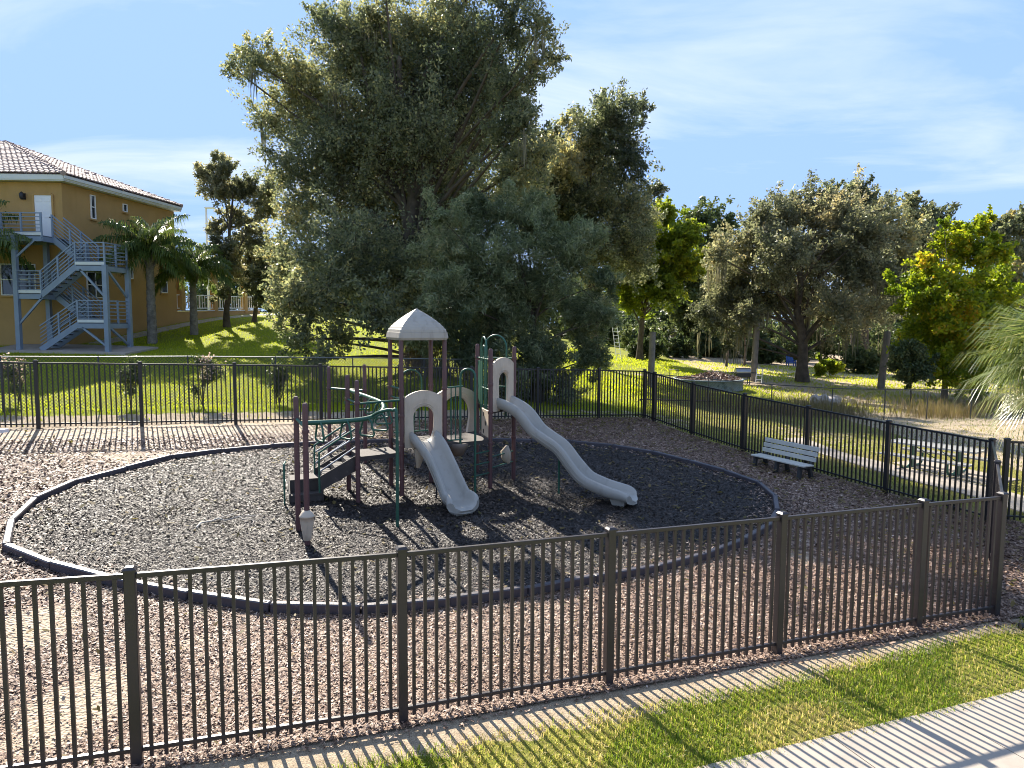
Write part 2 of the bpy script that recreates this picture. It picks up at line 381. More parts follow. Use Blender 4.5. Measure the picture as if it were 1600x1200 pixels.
class MB:
    """collects shapes in world coordinates and links them as one mesh object"""
    def __init__(s): s.v = []; s.f = []; s.sm = []
    def add(s, v, f, smooth=False):
        n = len(s.v); s.v += [tuple(p) for p in v]
        for q in f: s.f.append(tuple(i + n for i in q)); s.sm.append(smooth)
        return s
    def hexa(s, p):     # 8 points: bottom 4 ccw, top 4 ccw
        return s.add(p, [(3, 2, 1, 0), (4, 5, 6, 7), (0, 1, 5, 4), (1, 2, 6, 5), (2, 3, 7, 6), (3, 0, 4, 7)])
    def box(s, c, size, ax=None, ay=None, bev=0):
        c = Vector(c); ax = Vector(ax if ax is not None else (1, 0, 0)).normalized()
        ay = Vector(ay if ay is not None else (-ax.y, ax.x, 0)).normalized(); az = ax.cross(ay)
        hx, hy, hz = [x / 2 for x in size]
        if bev <= 0:
            return s.hexa([c + ax * x * hx + ay * y * hy + az * z * hz for z in (-1, 1) for x, y in ((-1, -1), (1, -1), (1, 1), (-1, 1))])
        b = min(bev, hx * .9, hy * .9, hz * .9)
        bm = bmesh.new(); bmesh.ops.create_cube(bm, size=2)
        for vv in bm.verts: vv.co = Vector((vv.co.x * hx, vv.co.y * hy, vv.co.z * hz))
        bmesh.ops.bevel(bm, geom=bm.edges[:], offset=b, segments=1, affect='EDGES')
        bm.verts.index_update()
        s.add([c + ax * q.co.x + ay * q.co.y + az * q.co.z for q in bm.verts], [[q.index for q in fc.verts] for fc in bm.faces])
        bm.free(); return s
    def bar(s, p0, p1, w, h, up=(0, 0, 1), bev=0):
        p0, p1 = Vector(p0), Vector(p1); d = (p1 - p0)
        L = d.length; d = d.normalized(); side = Vector(up).cross(d)
        if side.length < 1e-4: side = Vector((1, 0, 0))
        side.normalize()
        return s.box((p0 + p1) / 2, (L, w, h), d, side, bev)
    def tube(s, pts, r, n=8, caps=True, smooth=True, closed=False):
        P = [Vector(p) for p in pts]; m = len(P); R = r if hasattr(r, '__len__') else [r] * m
        T = []
        for i in range(m):
            if closed: d = P[(i + 1) % m] - P[i - 1]
            else: d = P[min(i + 1, m - 1)] - P[max(i - 1, 0)]
            T.append(d.normalized())
        u = T[0].orthogonal().normalized(); V = []; F = []
        for i in range(m):
            u = (u - T[i] * u.dot(T[i]))
            if u.length < 1e-5: u = T[i].orthogonal()
            u.normalize(); w = T[i].cross(u)
            for k in range(n):
                a = 2 * math.pi * k / n
                V.append(P[i] + (u * math.cos(a) + w * math.sin(a)) * R[i])
        for i in range(m if closed else m - 1):
            j = (i + 1) % m
            for k in range(n):
                k2 = (k + 1) % n
                F.append((i * n + k, i * n + k2, j * n + k2, j * n + k))
        s.add(V, F, smooth)
        if caps and not closed:
            s.add([V[k] for k in range(n)], [tuple(range(n))[::-1]])
            s.add([V[(m - 1) * n + k] for k in range(n)], [tuple(range(n))])
        return s
    def lathe(s, c, prof, n=16, smooth=True):
        c = Vector(c); V = []; F = []
        for r, z in prof:
            for k in range(n):
                a = 2 * math.pi * k / n; V.append(c + Vector((r * math.cos(a), r * math.sin(a), z)))
        for i in range(len(prof) - 1):
            for k in range(n):
                k2 = (k + 1) % n; F.append((i * n + k, i * n + k2, (i + 1) * n + k2, (i + 1) * n + k))
        s.add(V, F, smooth)
        s.add(V[:n], [tuple(range(n))[::-1]]); s.add(V[-n:], [tuple(range(n))])
        return s
    def prism(s, poly, z0, z1):
        n = len(poly)
        zz0 = z0 if hasattr(z0, '__len__') else [z0] * n; zz1 = z1 if hasattr(z1, '__len__') else [z1] * n
        V = [(p[0], p[1], z) for p, z in zip(poly, zz0)] + [(p[0], p[1], z) for p, z in zip(poly, zz1)]
        F = [tuple(range(n))[::-1], tuple(range(n, 2 * n))] + [(i, (i + 1) % n, n + (i + 1) % n, n + i) for i in range(n)]
        return s.add(V, F)
    def sweep(s, path, prof, sides=None, smooth=True, ups=None):
        """prof: closed loop of (side, up); path with horizontal side vectors"""
        P = [Vector(p) for p in path]; m = len(P); n = len(prof); V = []; F = []
        for i in range(m):
            T = (P[min(i + 1, m - 1)] - P[max(i - 1, 0)]).normalized()
            sd_ = sides[i] if sides else T.cross(Vector((0, 0, 1))).normalized()
            up = sd_.cross(T).normalized()
            for a, b in prof: V.append(P[i] + sd_ * a + up * b)
        for i in range(m - 1):
            for k in range(n):
                k2 = (k + 1) % n; F.append((i * n + k, i * n + k2, (i + 1) * n + k2, (i + 1) * n + k))
        s.add(V, F, smooth)
        s.add(V[:n], [tuple(range(n))]); s.add(V[-n:], [tuple(range(n))[::-1]])
        return s
    def build(s, name, mat, parent=None, label=None, fix=True):
        off = Vector((0, 0, 0)); rz = 0
        if parent is not None:
            p = parent; chain = []
            while p is not None: off += Vector(p.location); p = p.parent
        me = bpy.data.meshes.new(name)
        me.from_pydata([tuple(Vector(q) - off) for q in s.v], [], s.f)
        me.polygons.foreach_set('use_smooth', s.sm)
        if fix:
            bm = bmesh.new(); bm.from_mesh(me); bmesh.ops.recalc_face_normals(bm, faces=bm.faces); bm.to_mesh(me); bm.free()
        me.update()
        o = link(name, me, mat, parent)
        if label: o['label'] = label
        return o
def copy_part(o, parent, loc, rot=None):
    c = o.copy(); COL.objects.link(c); c.parent = parent; c.location = loc
    if rot is not None: c.rotation_euler = rot
    return c
def smooth_path(pts, n=8, closed=False):
    P = [Vector(p) for p in pts]; m = len(P); out = []
    rng = range(m) if closed else range(m - 1)
    for i in rng:
        p0 = P[(i - 1) % m] if closed else P[max(i - 1, 0)]; p1 = P[i]; p2 = P[(i + 1) % m]
        p3 = P[(i + 2) % m] if closed else P[min(i + 2, m - 1)]
        for k in range(n):
            t = k / n
            out.append(.5 * ((2 * p1) + (p2 - p0) * t + (2 * p0 - 5 * p1 + 4 * p2 - p3) * t * t + (3 * p1 - p0 - 3 * p2 + p3) * t ** 3))
    if not closed: out.append(P[-1])
    return out
def inside(px, py, poly):
    poly = np.asarray(poly); r = np.zeros(px.shape, bool); n = len(poly)
    for i in range(n):
        x0, y0 = poly[i]; x1, y1 = poly[(i + 1) % n]
        c = ((y0 > py) != (y1 > py)) & (px < (x1 - x0) * (py - y0) / (y1 - y0 + 1e-12) + x0)
        r ^= c
    return r
def dist_line(px, py, pts):
    d = np.full(px.shape, 1e9)
    for (x0, y0), (x1, y1) in zip(pts[:-1], pts[1:]):
        dx, dy = x1 - x0, y1 - y0; t = np.clip(((px - x0) * dx + (py - y0) * dy) / (dx * dx + dy * dy), 0, 1)
        d = np.minimum(d, np.hypot(px - x0 - t * dx, py - y0 - t * dy))
    return d

# ------------------------------------------------------------------ layout
FRONT = [(-12.42, 2.69), (-10.16, 3.54), (-7.9, 4.39), (-5.65, 5.24), (-3.39, 6.09), (-1.1, 6.91), (1.13, 7.78), (3.4, 8.64), (5.68, 9.51), (7.09, 9.98)]
BACK = [(-17.11, 16.66), (-14.86, 17.62), (-12.61, 18.58), (-10.36, 19.54), (-8.11, 20.5), (-5.86, 21.46), (-3.6, 22.42), (-1.36, 23.38), (.89, 24.34), (3.14, 25.29), (4.93, 26.06)]
RIGHT = [(4.93, 26.06), (5.2, 25.55), (6.15, 23.75), (7.17, 21.54), (8.21, 19.34), (9.26, 17.13), (10.3, 14.92)]
SIDE = [(7.09, 9.98), (8.68, 12.4), (10.3, 14.92)]
RING = [(-7.75, 10.58), (-8.6, 11.9), (-8.92, 13.0), (-8.85, 14.5), (-8.45, 15.4), (-7.95, 16.6), (-5.9, 18.3), (-3.56, 19.4), (-1.5, 20.2), (.58, 20.64), (1.93, 20.88), (3.8, 20.4), (5.36, 18.7), (6.12, 17.4), (6.1, 16.0), (5.67, 14.74), (4.87, 13.4), (3.4, 12.0), (2.1, 11.14), (1.02, 10.64), (-.17, 9.97), (-1.24, 9.6), (-2.41, 9.27), (-3.47, 9.29), (-4.73, 9.55), (-5.74, 9.8), (-6.86, 10.2)]
MULCH = [(-12.5, 2.55), (7.15, 9.85), (8.6, 10.3), (10.2, 11.6), (11.3, 13.4), (11.0, 15.2), (10.4, 15.1), (5.2, 25.7), (4.93, 26.2), (-17.1, 16.75), (-17.5, 10)]

# ground sheet: fine where the camera looks closely, coarse to the horizon
def axis(lo, hi, fine, flo, fhi):
    a = list(np.arange(lo, hi + 1e-6, fine)); d = fine
    x = a[-1]
    while x < fhi: d *= 1.22; x += d; a.append(x)
    d = fine; x = a[0]; pre = []
    while x > flo: d *= 1.22; x -= d; pre.append(x)
    return np.array(pre[::-1] + a)
gx = axis(-18, 16, .22, -420, 420); gy = axis(2, 58, .28, -200, 800)
GX, GY = np.meshgrid(gx, gy)
GZ = gza(GX, GY) + .012 * np.sin(GX * 2.1 + 1.7 * np.sin(GY * 1.3)) * np.cos(GY * 1.9)
nx, ny = len(gx), len(gy)
idx = np.arange(nx * ny).reshape(ny, nx)
FQ = np.stack([idx[:-1, :-1], idx[:-1, 1:], idx[1:, 1:], idx[1:, :-1]], -1).reshape(-1, 4)
me = np_mesh('ground', np.stack([GX, GY, GZ], -1).reshape(-1, 3), FQ, smooth=True)
def sstep(a, b, x): t = np.clip((x - a) / (b - a), 0, 1); return t * t * (3 - 2 * t)
gxf, gyf = GX.ravel(), GY.ravel()
dF = dist_line(gxf, gyf, FRONT); dB = dist_line(gxf, gyf, BACK)
# narrow strip of bare sand in front of the front fence, wider to the left
sw_ = np.where(gxf < 3, .66, .62 - .05 * (gxf - 3))
sandF = (1 - sstep(sw_ * .75, sw_ * 1.25, dF)) * 1.0
sandB = 1 - sstep(1.5, 2.2, dB); sandB *= np.where(gxf < 1, 1, .5)
sand = np.maximum(sandF, sandB * .9)
sand = np.maximum(sand, .45 * np.exp(-((gxf - 11.5) ** 2 / 12 + (gyf - 26) ** 2 / 16)))
sand = np.maximum(sand, .62 * np.exp(-((gxf - 9.5) ** 2 / 24 + (gyf - 47.5) ** 2 / 1.2)))
dry = sstep(3, 9, gxf) * (1 - .85 * sstep(34, 41, gyf)) * sstep(11.5, 16, gyf) * .72
dry = np.maximum(dry, .55 * (1 - sstep(1.5, 2.6, dF)))
dry = np.maximum(dry, .25 * sstep(-2, 6, gxf))
for nm, arr in (('sand', sand), ('dry', dry)):
    a = me.attributes.new(nm, 'FLOAT', 'POINT'); a.data.foreach_set('value', arr.astype(np.float32))
structure(link('ground', me, MAT['ground']))

def radial_sheet(name, poly, c, nr, step, dz, mat, sandf=None):
    B = []
    for i in range(len(poly)):
        a, b = np.array(poly[i]), np.array(poly[(i + 1) % len(poly)])
        k = max(1, int(np.linalg.norm(b - a) / step))
        for j in range(k): B.append(a + (b - a) * j / k)
    B = np.array(B); n = len(B); c = np.array(c)
    rr = np.linspace(0.0, 1, nr + 1)[1:]
    V = [c[None]] + [c + (B - c) * r for r in rr]
    XY = np.concatenate(V); z = gza(XY[:, 0], XY[:, 1]) + dz
    z += .012 * np.sin(XY[:, 0] * 3.1) * np.sin(XY[:, 1] * 2.7 + XY[:, 0])
    F = []
    for i in range(nr - 1):
        o0, o1 = 1 + i * n, 1 + (i + 1) * n
        k = np.arange(n); k2 = (k + 1) % n
        F.append(np.stack([o0 + k, o1 + k, o1 + k2, o0 + k2], -1))
    k = np.arange(n); k2 = (k + 1) % n
    F.append(np.stack([np.zeros(n, int), 1 + k, 1 + k, 1 + k2], -1))
    quads = np.concatenate(F[:-1]); tris = np.stack([np.zeros(n, int), 1 + k, 1 + k2], -1)
    me = bpy.data.meshes.new(name)
    me.from_pydata(np.c_[XY, z].tolist(), [], quads.tolist() + tris.tolist())
    me.polygons.foreach_set('use_smooth', [True] * len(me.polygons)); me.update()
    if sandf is not None:
        a = me.attributes.new('sand', 'FLOAT', 'POINT'); a.data.foreach_set('value', sandf(XY[:, 0], XY[:, 1]).astype(np.float32))
    return structure(link(name, me, mat))
def mulch_sand(x, y):
    d = dist_line(x, y, BACK)
    s = (1 - sstep(1.0, 2.2, d)) * .7 * (1 - sstep(-5, 0, x))
    s = np.maximum(s, .62 * np.exp(-((x + 9.2) ** 2 / 3 + (y - 16.6) ** 2 / 2)))
    s = np.maximum(s, .95 * np.exp(-((x + 4.45) ** 2 / .35 + (y - 7.0) ** 2 / 1.0)))
    s = np.maximum(s, .9 * np.exp(-((x + 6.0) ** 2 / .5 + (y - 8.4) ** 2 / .9)))
    s = np.maximum(s, .55 * np.exp(-((x - 3.0) ** 2 / .8 + (y - 10.4) ** 2 / .3))); s = np.maximum(s, .6 * np.exp(-((x - 5.2) ** 2 / .5 + (y - 12.2) ** 2 / .5)))
    s = np.maximum(s, .5 * np.exp(-((x + 3.9) ** 2 / .3 + (y - 8.3) ** 2 / .2)))
    return s
radial_sheet('bark_mulch_bed', MULCH, (-1.5, 14.5), 36, .3, .025, MAT['mulch'], mulch_sand)
radial_sheet('rubber_mulch_bed', RING, (-1.5, 14.8), 28, .3, .055, MAT['rubber'])

def patch(x, y, s, seed):
    r = np.random.default_rng(seed); v = np.zeros_like(x)
    for _ in range(7):
        a = r.uniform(0, 6.28); k = r.uniform(.5, 1.8) * s; v += np.sin((x * np.cos(a) + y * np.sin(a)) * k + r.uniform(0, 6.28))
    return v / 7
# loose chips: real pieces on both beds, denser near the camera
def chips(name, poly, holes, dens, dz, mat, label, size, skip=None, sd=1):
    r = np.random.default_rng(sd)
    P = np.array(poly); lo, hi = P.min(0), P.max(0)
    n0 = int((hi - lo).prod() * dens[0])
    x = r.uniform(lo[0], hi[0], n0); y = r.uniform(lo[1], hi[1], n0)
    ok = inside(x, y, poly)
    for h in holes: ok &= ~inside(x, y, h)
    d = np.hypot(x, y)
    ok &= r.random(n0) < np.clip((dens[1] / d) ** 1.4, 0, 1)
    ok &= np.abs(x) < .80 * y + 1
    if skip is not None: ok &= r.random(n0) > skip(x, y)
    x, y, d = x[ok], y[ok], d[ok]; n = len(x)
    sc = np.clip(d / 11, .75, 1.35)
    L = r.uniform(size[0], size[1], n) * sc / 2; Wd = L * r.uniform(.28, .6, n)
    th = r.uniform(0, 2 * np.pi, n); tilt = r.normal(0, .26, n); tilt2 = r.normal(0, .28, n)
    ax = np.stack([np.cos(th) * np.cos(tilt), np.sin(th) * np.cos(tilt), np.sin(tilt)], -1)
    sx = np.stack([-np.sin(th) * np.cos(tilt2), np.cos(th) * np.cos(tilt2), np.sin(tilt2)], -1)
    c = np.stack([x, y, gza(x, y) + dz + np.abs(L * np.sin(tilt)) * .7 + r.uniform(0, .012, n)], -1)
    a, b = ax * L[:, None], sx * Wd[:, None]
    V = np.stack([c - a - b * .5, c - a * .2 - b, c + a * .9 - b * .6, c + a + b * .4, c + a * .1 + b, c - a * .8 + b * .8], 1).reshape(-1, 3)
    k = np.arange(n)[:, None] * 6
    F = np.concatenate([k + np.array([[0, 1, 4, 5]]), k + np.array([[1, 2, 3, 4]])])
    ti = np.clip(r.beta(1.5, 2.1, n) + .16 * patch(x, y, 1.4, sd), 0, 1)
    o = link(name, np_mesh(name, V, F, np.concatenate([ti, ti])), mat)
    return stuff(o, label)
def chip_skip(x, y):
    return np.clip((mulch_sand(x, y) - .25) * 2.2, 0, .93)
chips('bark_chips', MULCH, [RING], (1700, 10.5), .03, MAT['brown_chip'], 'loose pinkish brown bark chips covering the yard inside the fence', (.025, .065), chip_skip, 3)
chips('rubber_chips', RING, [], (1900, 11.5), .06, MAT['dark_chip'], 'loose dark rubber chips filling the play ring', (.02, .05), None, 4)
OUT_STRIP = [(p[0] + .03 * i, p[1] - (.24 if i % 2 else .16)) for i, p in enumerate(FRONT)][::-1]
chips('stray_chips', [(p[0], p[1] + .05) for p in FRONT] + OUT_STRIP, [], (420, 12), .012, MAT['brown_chip'], 'stray bark chips spilt on the sand along the front fence', (.03, .08), None, 5)

def edge_skip(w): return lambda x, y: sstep(0, w, dist_line(x, y, RING + RING[:1]))
chips('strayed_bark', RING, [], (420, 11), .068, MAT['brown_chip'], 'bark chips kicked over the border into the play ring', (.03, .065), edge_skip(.7), 8)
chips('strayed_rubber', MULCH, [RING], (420, 11), .04, MAT['dark_chip'], 'rubber chips kicked over the border onto the bark', (.025, .05), edge_skip(.8), 9)
def litter_skip(x, y): return 1 - np.clip(np.exp(-dist_line(x, y, BACK) / 2.2) * (x > -6) + .8 * np.exp(-dist_line(x, y, RIGHT) / 1.6) + .05, 0, 1)
chips('leaf_litter', MULCH, [], (130, 14), .085, MAT['weed'], 'fallen dry leaves along the back and right fences', (.05, .10), litter_skip, 10)

# pavements
def pave(name, poly, dz, mat, th=.10, sub=12):
    bm = bmesh.new()
    vs = [bm.verts.new((p[0], p[1], 0)) for p in poly]; bm.faces.new(vs)
    bmesh.ops.triangulate(bm, faces=bm.faces[:])
    for _ in range(3):
        bmesh.ops.subdivide_edges(bm, edges=[e for e in bm.edges if e.calc_length() > .8], cuts=1, use_grid_fill=False)
        bmesh.ops.triangulate(bm, faces=bm.faces[:])
    for v in bm.verts: v.co.z = gz(v.co.x, v.co.y) + dz
    r = bmesh.ops.extrude_face_region(bm, geom=bm.faces[:])
    for v in [g for g in r['geom'] if isinstance(g, bmesh.types.BMVert)]: v.co.z -= th
    bmesh.ops.recalc_face_normals(bm, faces=bm.faces)
    me = bpy.data.meshes.new(name); bm.to_mesh(me); bm.free()
    return structure(link(name, me, mat))
fd = Vector((.935, .354, 0)); fn = Vector((.354, -.935, 0)); f0 = Vector((1.84, 6.3, 0))
def fslab(s0, s1, w0, w1): return [tuple((f0 + fd * s + fn * w)[:2]) for s, w in ((s0, w0), (s0, w1), (s1, w1), (s1, w0))]
walk = structure(bpy.data.objects.new('front_sidewalk', None)); COL.objects.link(walk)
for i in range(-6, 10):
    s = pave('paving_slab', fslab(i * 1.52 + .006, (i + 1) * 1.52 - .006, 0, 1.9), .03, MAT['concrete']); s.parent = walk
    del s['kind']
pathL = smooth_path([(9.6, 24.6, 0), (9.75, 22.5, 0), (10.25, 20.6, 0), (10.75, 18.9, 0), (11.4, 17.5, 0), (11.75, 15.6, 0), (12.0, 13.5, 0), (12.3, 10, 0), (12.6, 6, 0)], 3)
pathR = smooth_path([(10.5, 25.0, 0), (10.7, 22.6, 0), (11.35, 21.1, 0), (12.1, 19.6, 0), (12.8, 17.9, 0), (13.2, 15.8, 0), (13.45, 13.5, 0), (13.75, 10, 0), (14.0, 6, 0)], 3)
pw = structure(bpy.data.objects.new('side_path', None)); COL.objects.link(pw)
for i in range(0, len(pathL) - 1):
    a0, a1, b0, b1 = pathL[i], pathL[i + 1], pathR[i], pathR[i + 1]
    e = .006
    s = pave('paving_slab', [a0.lerp(a1, e)[:2], b0.lerp(b1, e)[:2], b0.lerp(b1, 1 - e)[:2], a0.lerp(a1, 1 - e)[:2]], .03, MAT['concrete']); s.parent = pw
    del s['kind']
pave('picnic_pad', [(11.6, 21.2), (12.2, 19.75), (12.75, 18.6), (14.3, 19.5), (12.9, 22.0)], .024, MAT['concrete'])

# ------------------------------------------------------------------ grass
def blades(name, x, y, h, w, mat, label, lean=.45, sd=1, tint=None, dz=0):
    r = np.random.default_rng(sd); n = len(x)
    th = r.uniform(0, 2 * np.pi, n); ph = r.uniform(0, 2 * np.pi, n); ln = np.abs(r.normal(0, lean, n))
    hh = r.uniform(h[0], h[1], n); ww = r.uniform(w[0], w[1], n)
    base = np.stack([x, y, gza(x, y) + dz - .01], -1)
    sd_ = np.stack([np.cos(th), np.sin(th), np.zeros(n)], -1) * ww[:, None] / 2
    d1 = np.stack([np.cos(ph) * ln * .35, np.sin(ph) * ln * .35, np.full(n, .6)], -1) * hh[:, None]
    d2 = np.stack([np.cos(ph) * ln * 1.1, np.sin(ph) * ln * 1.1, np.clip(1 - ln * .35, .3, 1)], -1) * hh[:, None]
    V = np.stack([base - sd_, base + sd_, base + d1 + sd_ * .75, base + d1 - sd_ * .75, base + d2], 1).reshape(-1, 3)
    k = np.arange(n)[:, None] * 5
    # triangles
    F = np.concatenate([k + np.array([[0, 1, 2]]), k + np.array([[0, 2, 3]]), k + np.array([[3, 2, 4]])])
    ti = np.clip(r.beta(2, 2.2, n) if tint is None else tint, 0, 1)
    o = link(name, np_mesh(name, V, F, np.concatenate([ti] * 3)), mat)
    return stuff(o, label)
r_ = np.random.default_rng(21)
n0 = 150000
s = r_.uniform(-6, 11, n0); w = np.where(r_.random(n0) < .04, r_.uniform(-.1, .11, n0), r_.uniform(-1.95, .04, n0))
x = f0.x + fd.x * s + fn.x * w; y = f0.y + fd.y * s + fn.y * w
dfr = dist_line(x, y, FRONT); edge = np.where(x < 3, .62, .62 - .05 * (x - 3))
pn = patch(x, y, 2.2, 3)
ok = (dfr > edge * .85 + .2 * pn + r_.normal(0, .06, n0)) & (inside(x, y, MULCH) == 0) & (r_.random(n0) < .66 + 1.3 * pn)
ok &= np.abs(x) < .85 * y + .5
x, y, pn, s = x[ok], y[ok], pn[ok], s[ok]
ti = r_.beta(2, 2.4, len(x)) + np.where(pn < -.03, .38, -.06) - .25 * sstep(2, 5, s) + .4 * (r_.random(len(x)) < .22)
blades('verge_grass', x, y, (.03, .10), (.005, .011), MAT['grass_near'], 'short patchy turf on the verge between fence and sidewalk', .75, 5, ti)
n0 = 170000
x = r_.uniform(-30, 7, n0); y = r_.uniform(17, 52, n0)
back_line = 18.58 + (x + 12.61) * .4265
ok = (y > back_line + 1.95 + .5 * (r_.random(n0) < .3) - 1.5 * (r_.random(n0) < .06) + .25 * patch(x, y, 1.5, 8)) & (np.abs(x) < .8 * y) & (r_.random(n0) < np.clip(24 / y, .3, 1))
x, y = x[ok], y[ok]
blades('lawn_grass', x, y, (.06, .13), (.012, .03), MAT['grass_far'], 'sunlit bright green lawn rising behind the back fence', .6, 6)
n0 = 70000
x = r_.uniform(5.5, 32, n0); y = r_.uniform(9, 37, n0)
rl = np.array([(p[0], p[1]) for p in RIGHT])
xr = np.interp(y, rl[::-1, 1], rl[::-1, 0])
PATHP = [tuple(p[:2]) for p in pathL] + [tuple(p[:2]) for p in pathR[::-1]]
ok = (x > xr + .25) & (np.abs(x) < .82 * y) & ~inside(x, y, PATHP) & ~inside(x, y, MULCH) & (r_.random(n0) < np.clip(20 / y, .25, 1))
ok &= ~inside(x, y, [(11.6, 21.2), (12.2, 19.75), (12.75, 18.6), (14.3, 19.5), (12.9, 22.0)])
x, y = x[ok], y[ok]
ti = r_.beta(2, 2, len(x)) - .45 * sstep(0, .35, patch(x, y, .9, 5)) - .35 * sstep(2.2, 0.5, x - np.interp(y, rl[::-1, 1], rl[::-1, 0]))
blades('dry_lawn_grass', x, y, (.04, .11), (.012, .03), MAT['grass_dry'], 'thin straw coloured lawn right of the playground', .6, 7, ti)

n0 = 60000
x = r_.uniform(2, 48, n0); y = r_.uniform(34, 66, n0)
ok = (np.abs(x) < .82 * y) & (y > 33 + .1 * x) & (r_.random(n0) < .35 + .65 * (patch(x, y, .6, 15) > -.1)) & ~((np.abs(y - 47.5 - .25 * np.sin(x)) < 1.1) & (x < 19))
blades('field_grass', x[ok], y[ok], (.08, .18), (.03, .06), MAT['grass_far'], 'sunlit grass of the field under the mossy oak', .6, 17)
# ------------------------------------------------------------------ picket fences
FH = 1.857
def make_picket(mat):
    b = MB(); b.box((0, 0, .07 + (FH - .10 - .07) / 2), (.033, .033, FH - .10 - .07)); return b
def make_post(mat): pass
def picket_fence(name, label, posts, mat, skip_post=(), spacing=.1217, ends=(True, True), yaw_posts=True):
    x0, y0 = posts[0]
    root = thing(name, label, 'fence', (x0, y0, gz(x0, y0)))
    R = Vector(root.location); pick = None; post = None; cap = None
    for i, (x, y) in enumerate(posts):
        if i in skip_post: continue
        j = min(i, len(posts) - 2); ang = math.atan2(posts[j + 1][1] - posts[j][1], posts[j + 1][0] - posts[j][0])
        loc = Vector((x, y, gz(x, y))) - R
        if post is None:
            b = MB(); b.box((0, 0, (FH - .035) / 2 - .1), (.095, .095, FH - .035 + .2), bev=.006)
            post = b.build('post', mat); post.parent = root
            c = MB(); h = .056; t = .034
            c.hexa([(-h, -h, 0), (h, -h, 0), (h, h, 0), (-h, h, 0), (-h, -h, .018), (h, -h, .018), (h, h, .018), (-h, h, .018)])
            c.hexa([(-h, -h, .018), (h, -h, .018), (h, h, .018), (-h, h, .018), (-t, -t, .04), (t, -t, .04), (t, t, .04), (-t, t, .04)])
            cap = c.build('post_cap', mat); cap.parent = post; cap.location = (0, 0, FH - .04)
            post.location = loc; post.rotation_euler = (0, 0, ang)
        else:
            q = copy_part(post, root, loc, (0, 0, ang)); copy_part(cap, q, cap.location)
    for i in range(len(posts) - 1):
        a, b_ = posts[i], posts[i + 1]
        A = Vector((*a, gz(*a))); B = Vector((*b_, gz(*b_))); d = (B - A); L = math.hypot(d.x, d.y)
        e = d * (.045 / L)
        for z, hgt, nm in ((FH - .085, .045, 'top_rail'), (.15, .04, 'bottom_rail')):
            q = MB(); q.bar(A + e + Vector((0, 0, z)), B - e + Vector((0, 0, z)), .042, hgt, bev=.004)
            q.build(nm, mat, root)
        n = max(1, int(round(L / spacing))); ang = math.atan2(d.y, d.x)
        for k in range(1, n):
            p = A.lerp(B, k / n) - R
            if pick is None:
                pick = make_picket(mat).build('picket', mat); pick.parent = root
                pick.location = p; pick.rotation_euler = (0, 0, ang)
            else: copy_part(pick, root, p, (0, 0, ang))
    return root
picket_fence('picket_fence', 'dark bronze picket fence in the foreground along the turf verge', FRONT, MAT['fence'])
picket_fence('picket_fence', 'long black picket fence at the back of the yard before the green lawn', BACK, MAT['fence_black'])
picket_fence('picket_fence', 'black picket fence running behind the slatted bench', RIGHT, MAT['fence_black'], skip_post=(0,))
picket_fence('picket_fence', 'short bronze picket fence seen end on at the right corner of the yard', SIDE, MAT['fence'], skip_post=(0, 2))
picket_fence('picket_fence', 'black picket fence cut off by the right edge of the photo', [(10.68, 15.0), (13.1, 14.75), (15.5, 14.5)], MAT['fence_black'])

# ------------------------------------------------------------------ border ring of plastic timbers
rp = smooth_path([(p[0], p[1], 0) for p in RING], 12, True)
acc = [0]
for i in range(len(rp)): acc.append(acc[-1] + (rp[(i + 1) % len(rp)] - rp[i]).length)
tot = acc[-1]; NP = int(round(tot / 1.24))
def ring_at(s):
    s %= tot; k = int(np.searchsorted(acc, s, 'right') - 1); k = min(k, len(rp) - 1)
    t = (s - acc[k]) / max(1e-6, acc[k + 1] - acc[k]); return rp[k].lerp(rp[(k + 1) % len(rp)], t)
ring = thing('play_border', 'dark plastic timber border ringing the rubber mulch', 'border edging', (-1.5, 14.8, gz(-1.5, 14.8)))
for i in range(NP):
    a, b = ring_at(i * tot / NP + .2), ring_at((i + 1) * tot / NP + .2)
    d = (b - a).normalized(); a = a + d * .008; b = b - d * .008
    j = random.uniform(-.012, .012)
    za, zb = gz(a.x, a.y) + .062 + j, gz(b.x, b.y) + .062 + j
    q = MB(); q.bar((a.x, a.y, za), (b.x, b.y, zb), .11, .20, bev=.016)
    seg = q.build('border_timber', MAT['timber_plastic'], ring)
    st = MB(); e = a.lerp(b, .045); st.lathe((e.x, e.y, za + .099), [(.022, 0), (.022, .006), (.012, .010)], 8)
    st.build('stake_head', MAT['dark_metal'], seg)

# ------------------------------------------------------------------ playground set
FLp, BLp, FRp, BRp = (-2.33, 14.75), (-2.69, 15.5), (-1.46, 15.16), (-1.84, 15.9)
T1, T2, T3 = (-.48, 15.71), (.05, 16.55), (-.84, 17.0)
pa, pb, pc, pd, pe, pf = (-3.83, 12.4), (-3.47, 11.72), (-3.51, 14.95), (-3.14, 14.18), (-4.64, 17.75), (-3.62, 17.21)
play = thing('playground_set', 'large playground climber with maroon posts, two slides and pyramid roof', 'playground', (-1.9, 15.2, gz(-1.9, 15.2)))
def V3(p, z): return Vector((p[0], p[1], z))
def post_(p, top, r=.048, cap=True, collars=()):
    g0 = gz(*p); m = MB()
    m.lathe((p[0], p[1], 0), [(r, g0 - .1), (r, top - .05), (r * .93, top - .02), (r * .6, top)], 14)
    o = m.build('post', MAT['maroon'], play)
    for c in collars:
        k = MB(); k.lathe((p[0], p[1], c - .03), [(r + .012, 0), (r + .014, .012), (r + .014, .048), (r + .012, .06)], 14)
        k.build('collar', MAT['maroon'], o)
ROOF_Z = 3.80
for p in (FLp, FRp, BLp, BRp): post_(p, ROOF_Z + .1, collars=(1.50, 2.15, 2.70, 1.0) if p in (FLp,) else (1.5, 2.7))
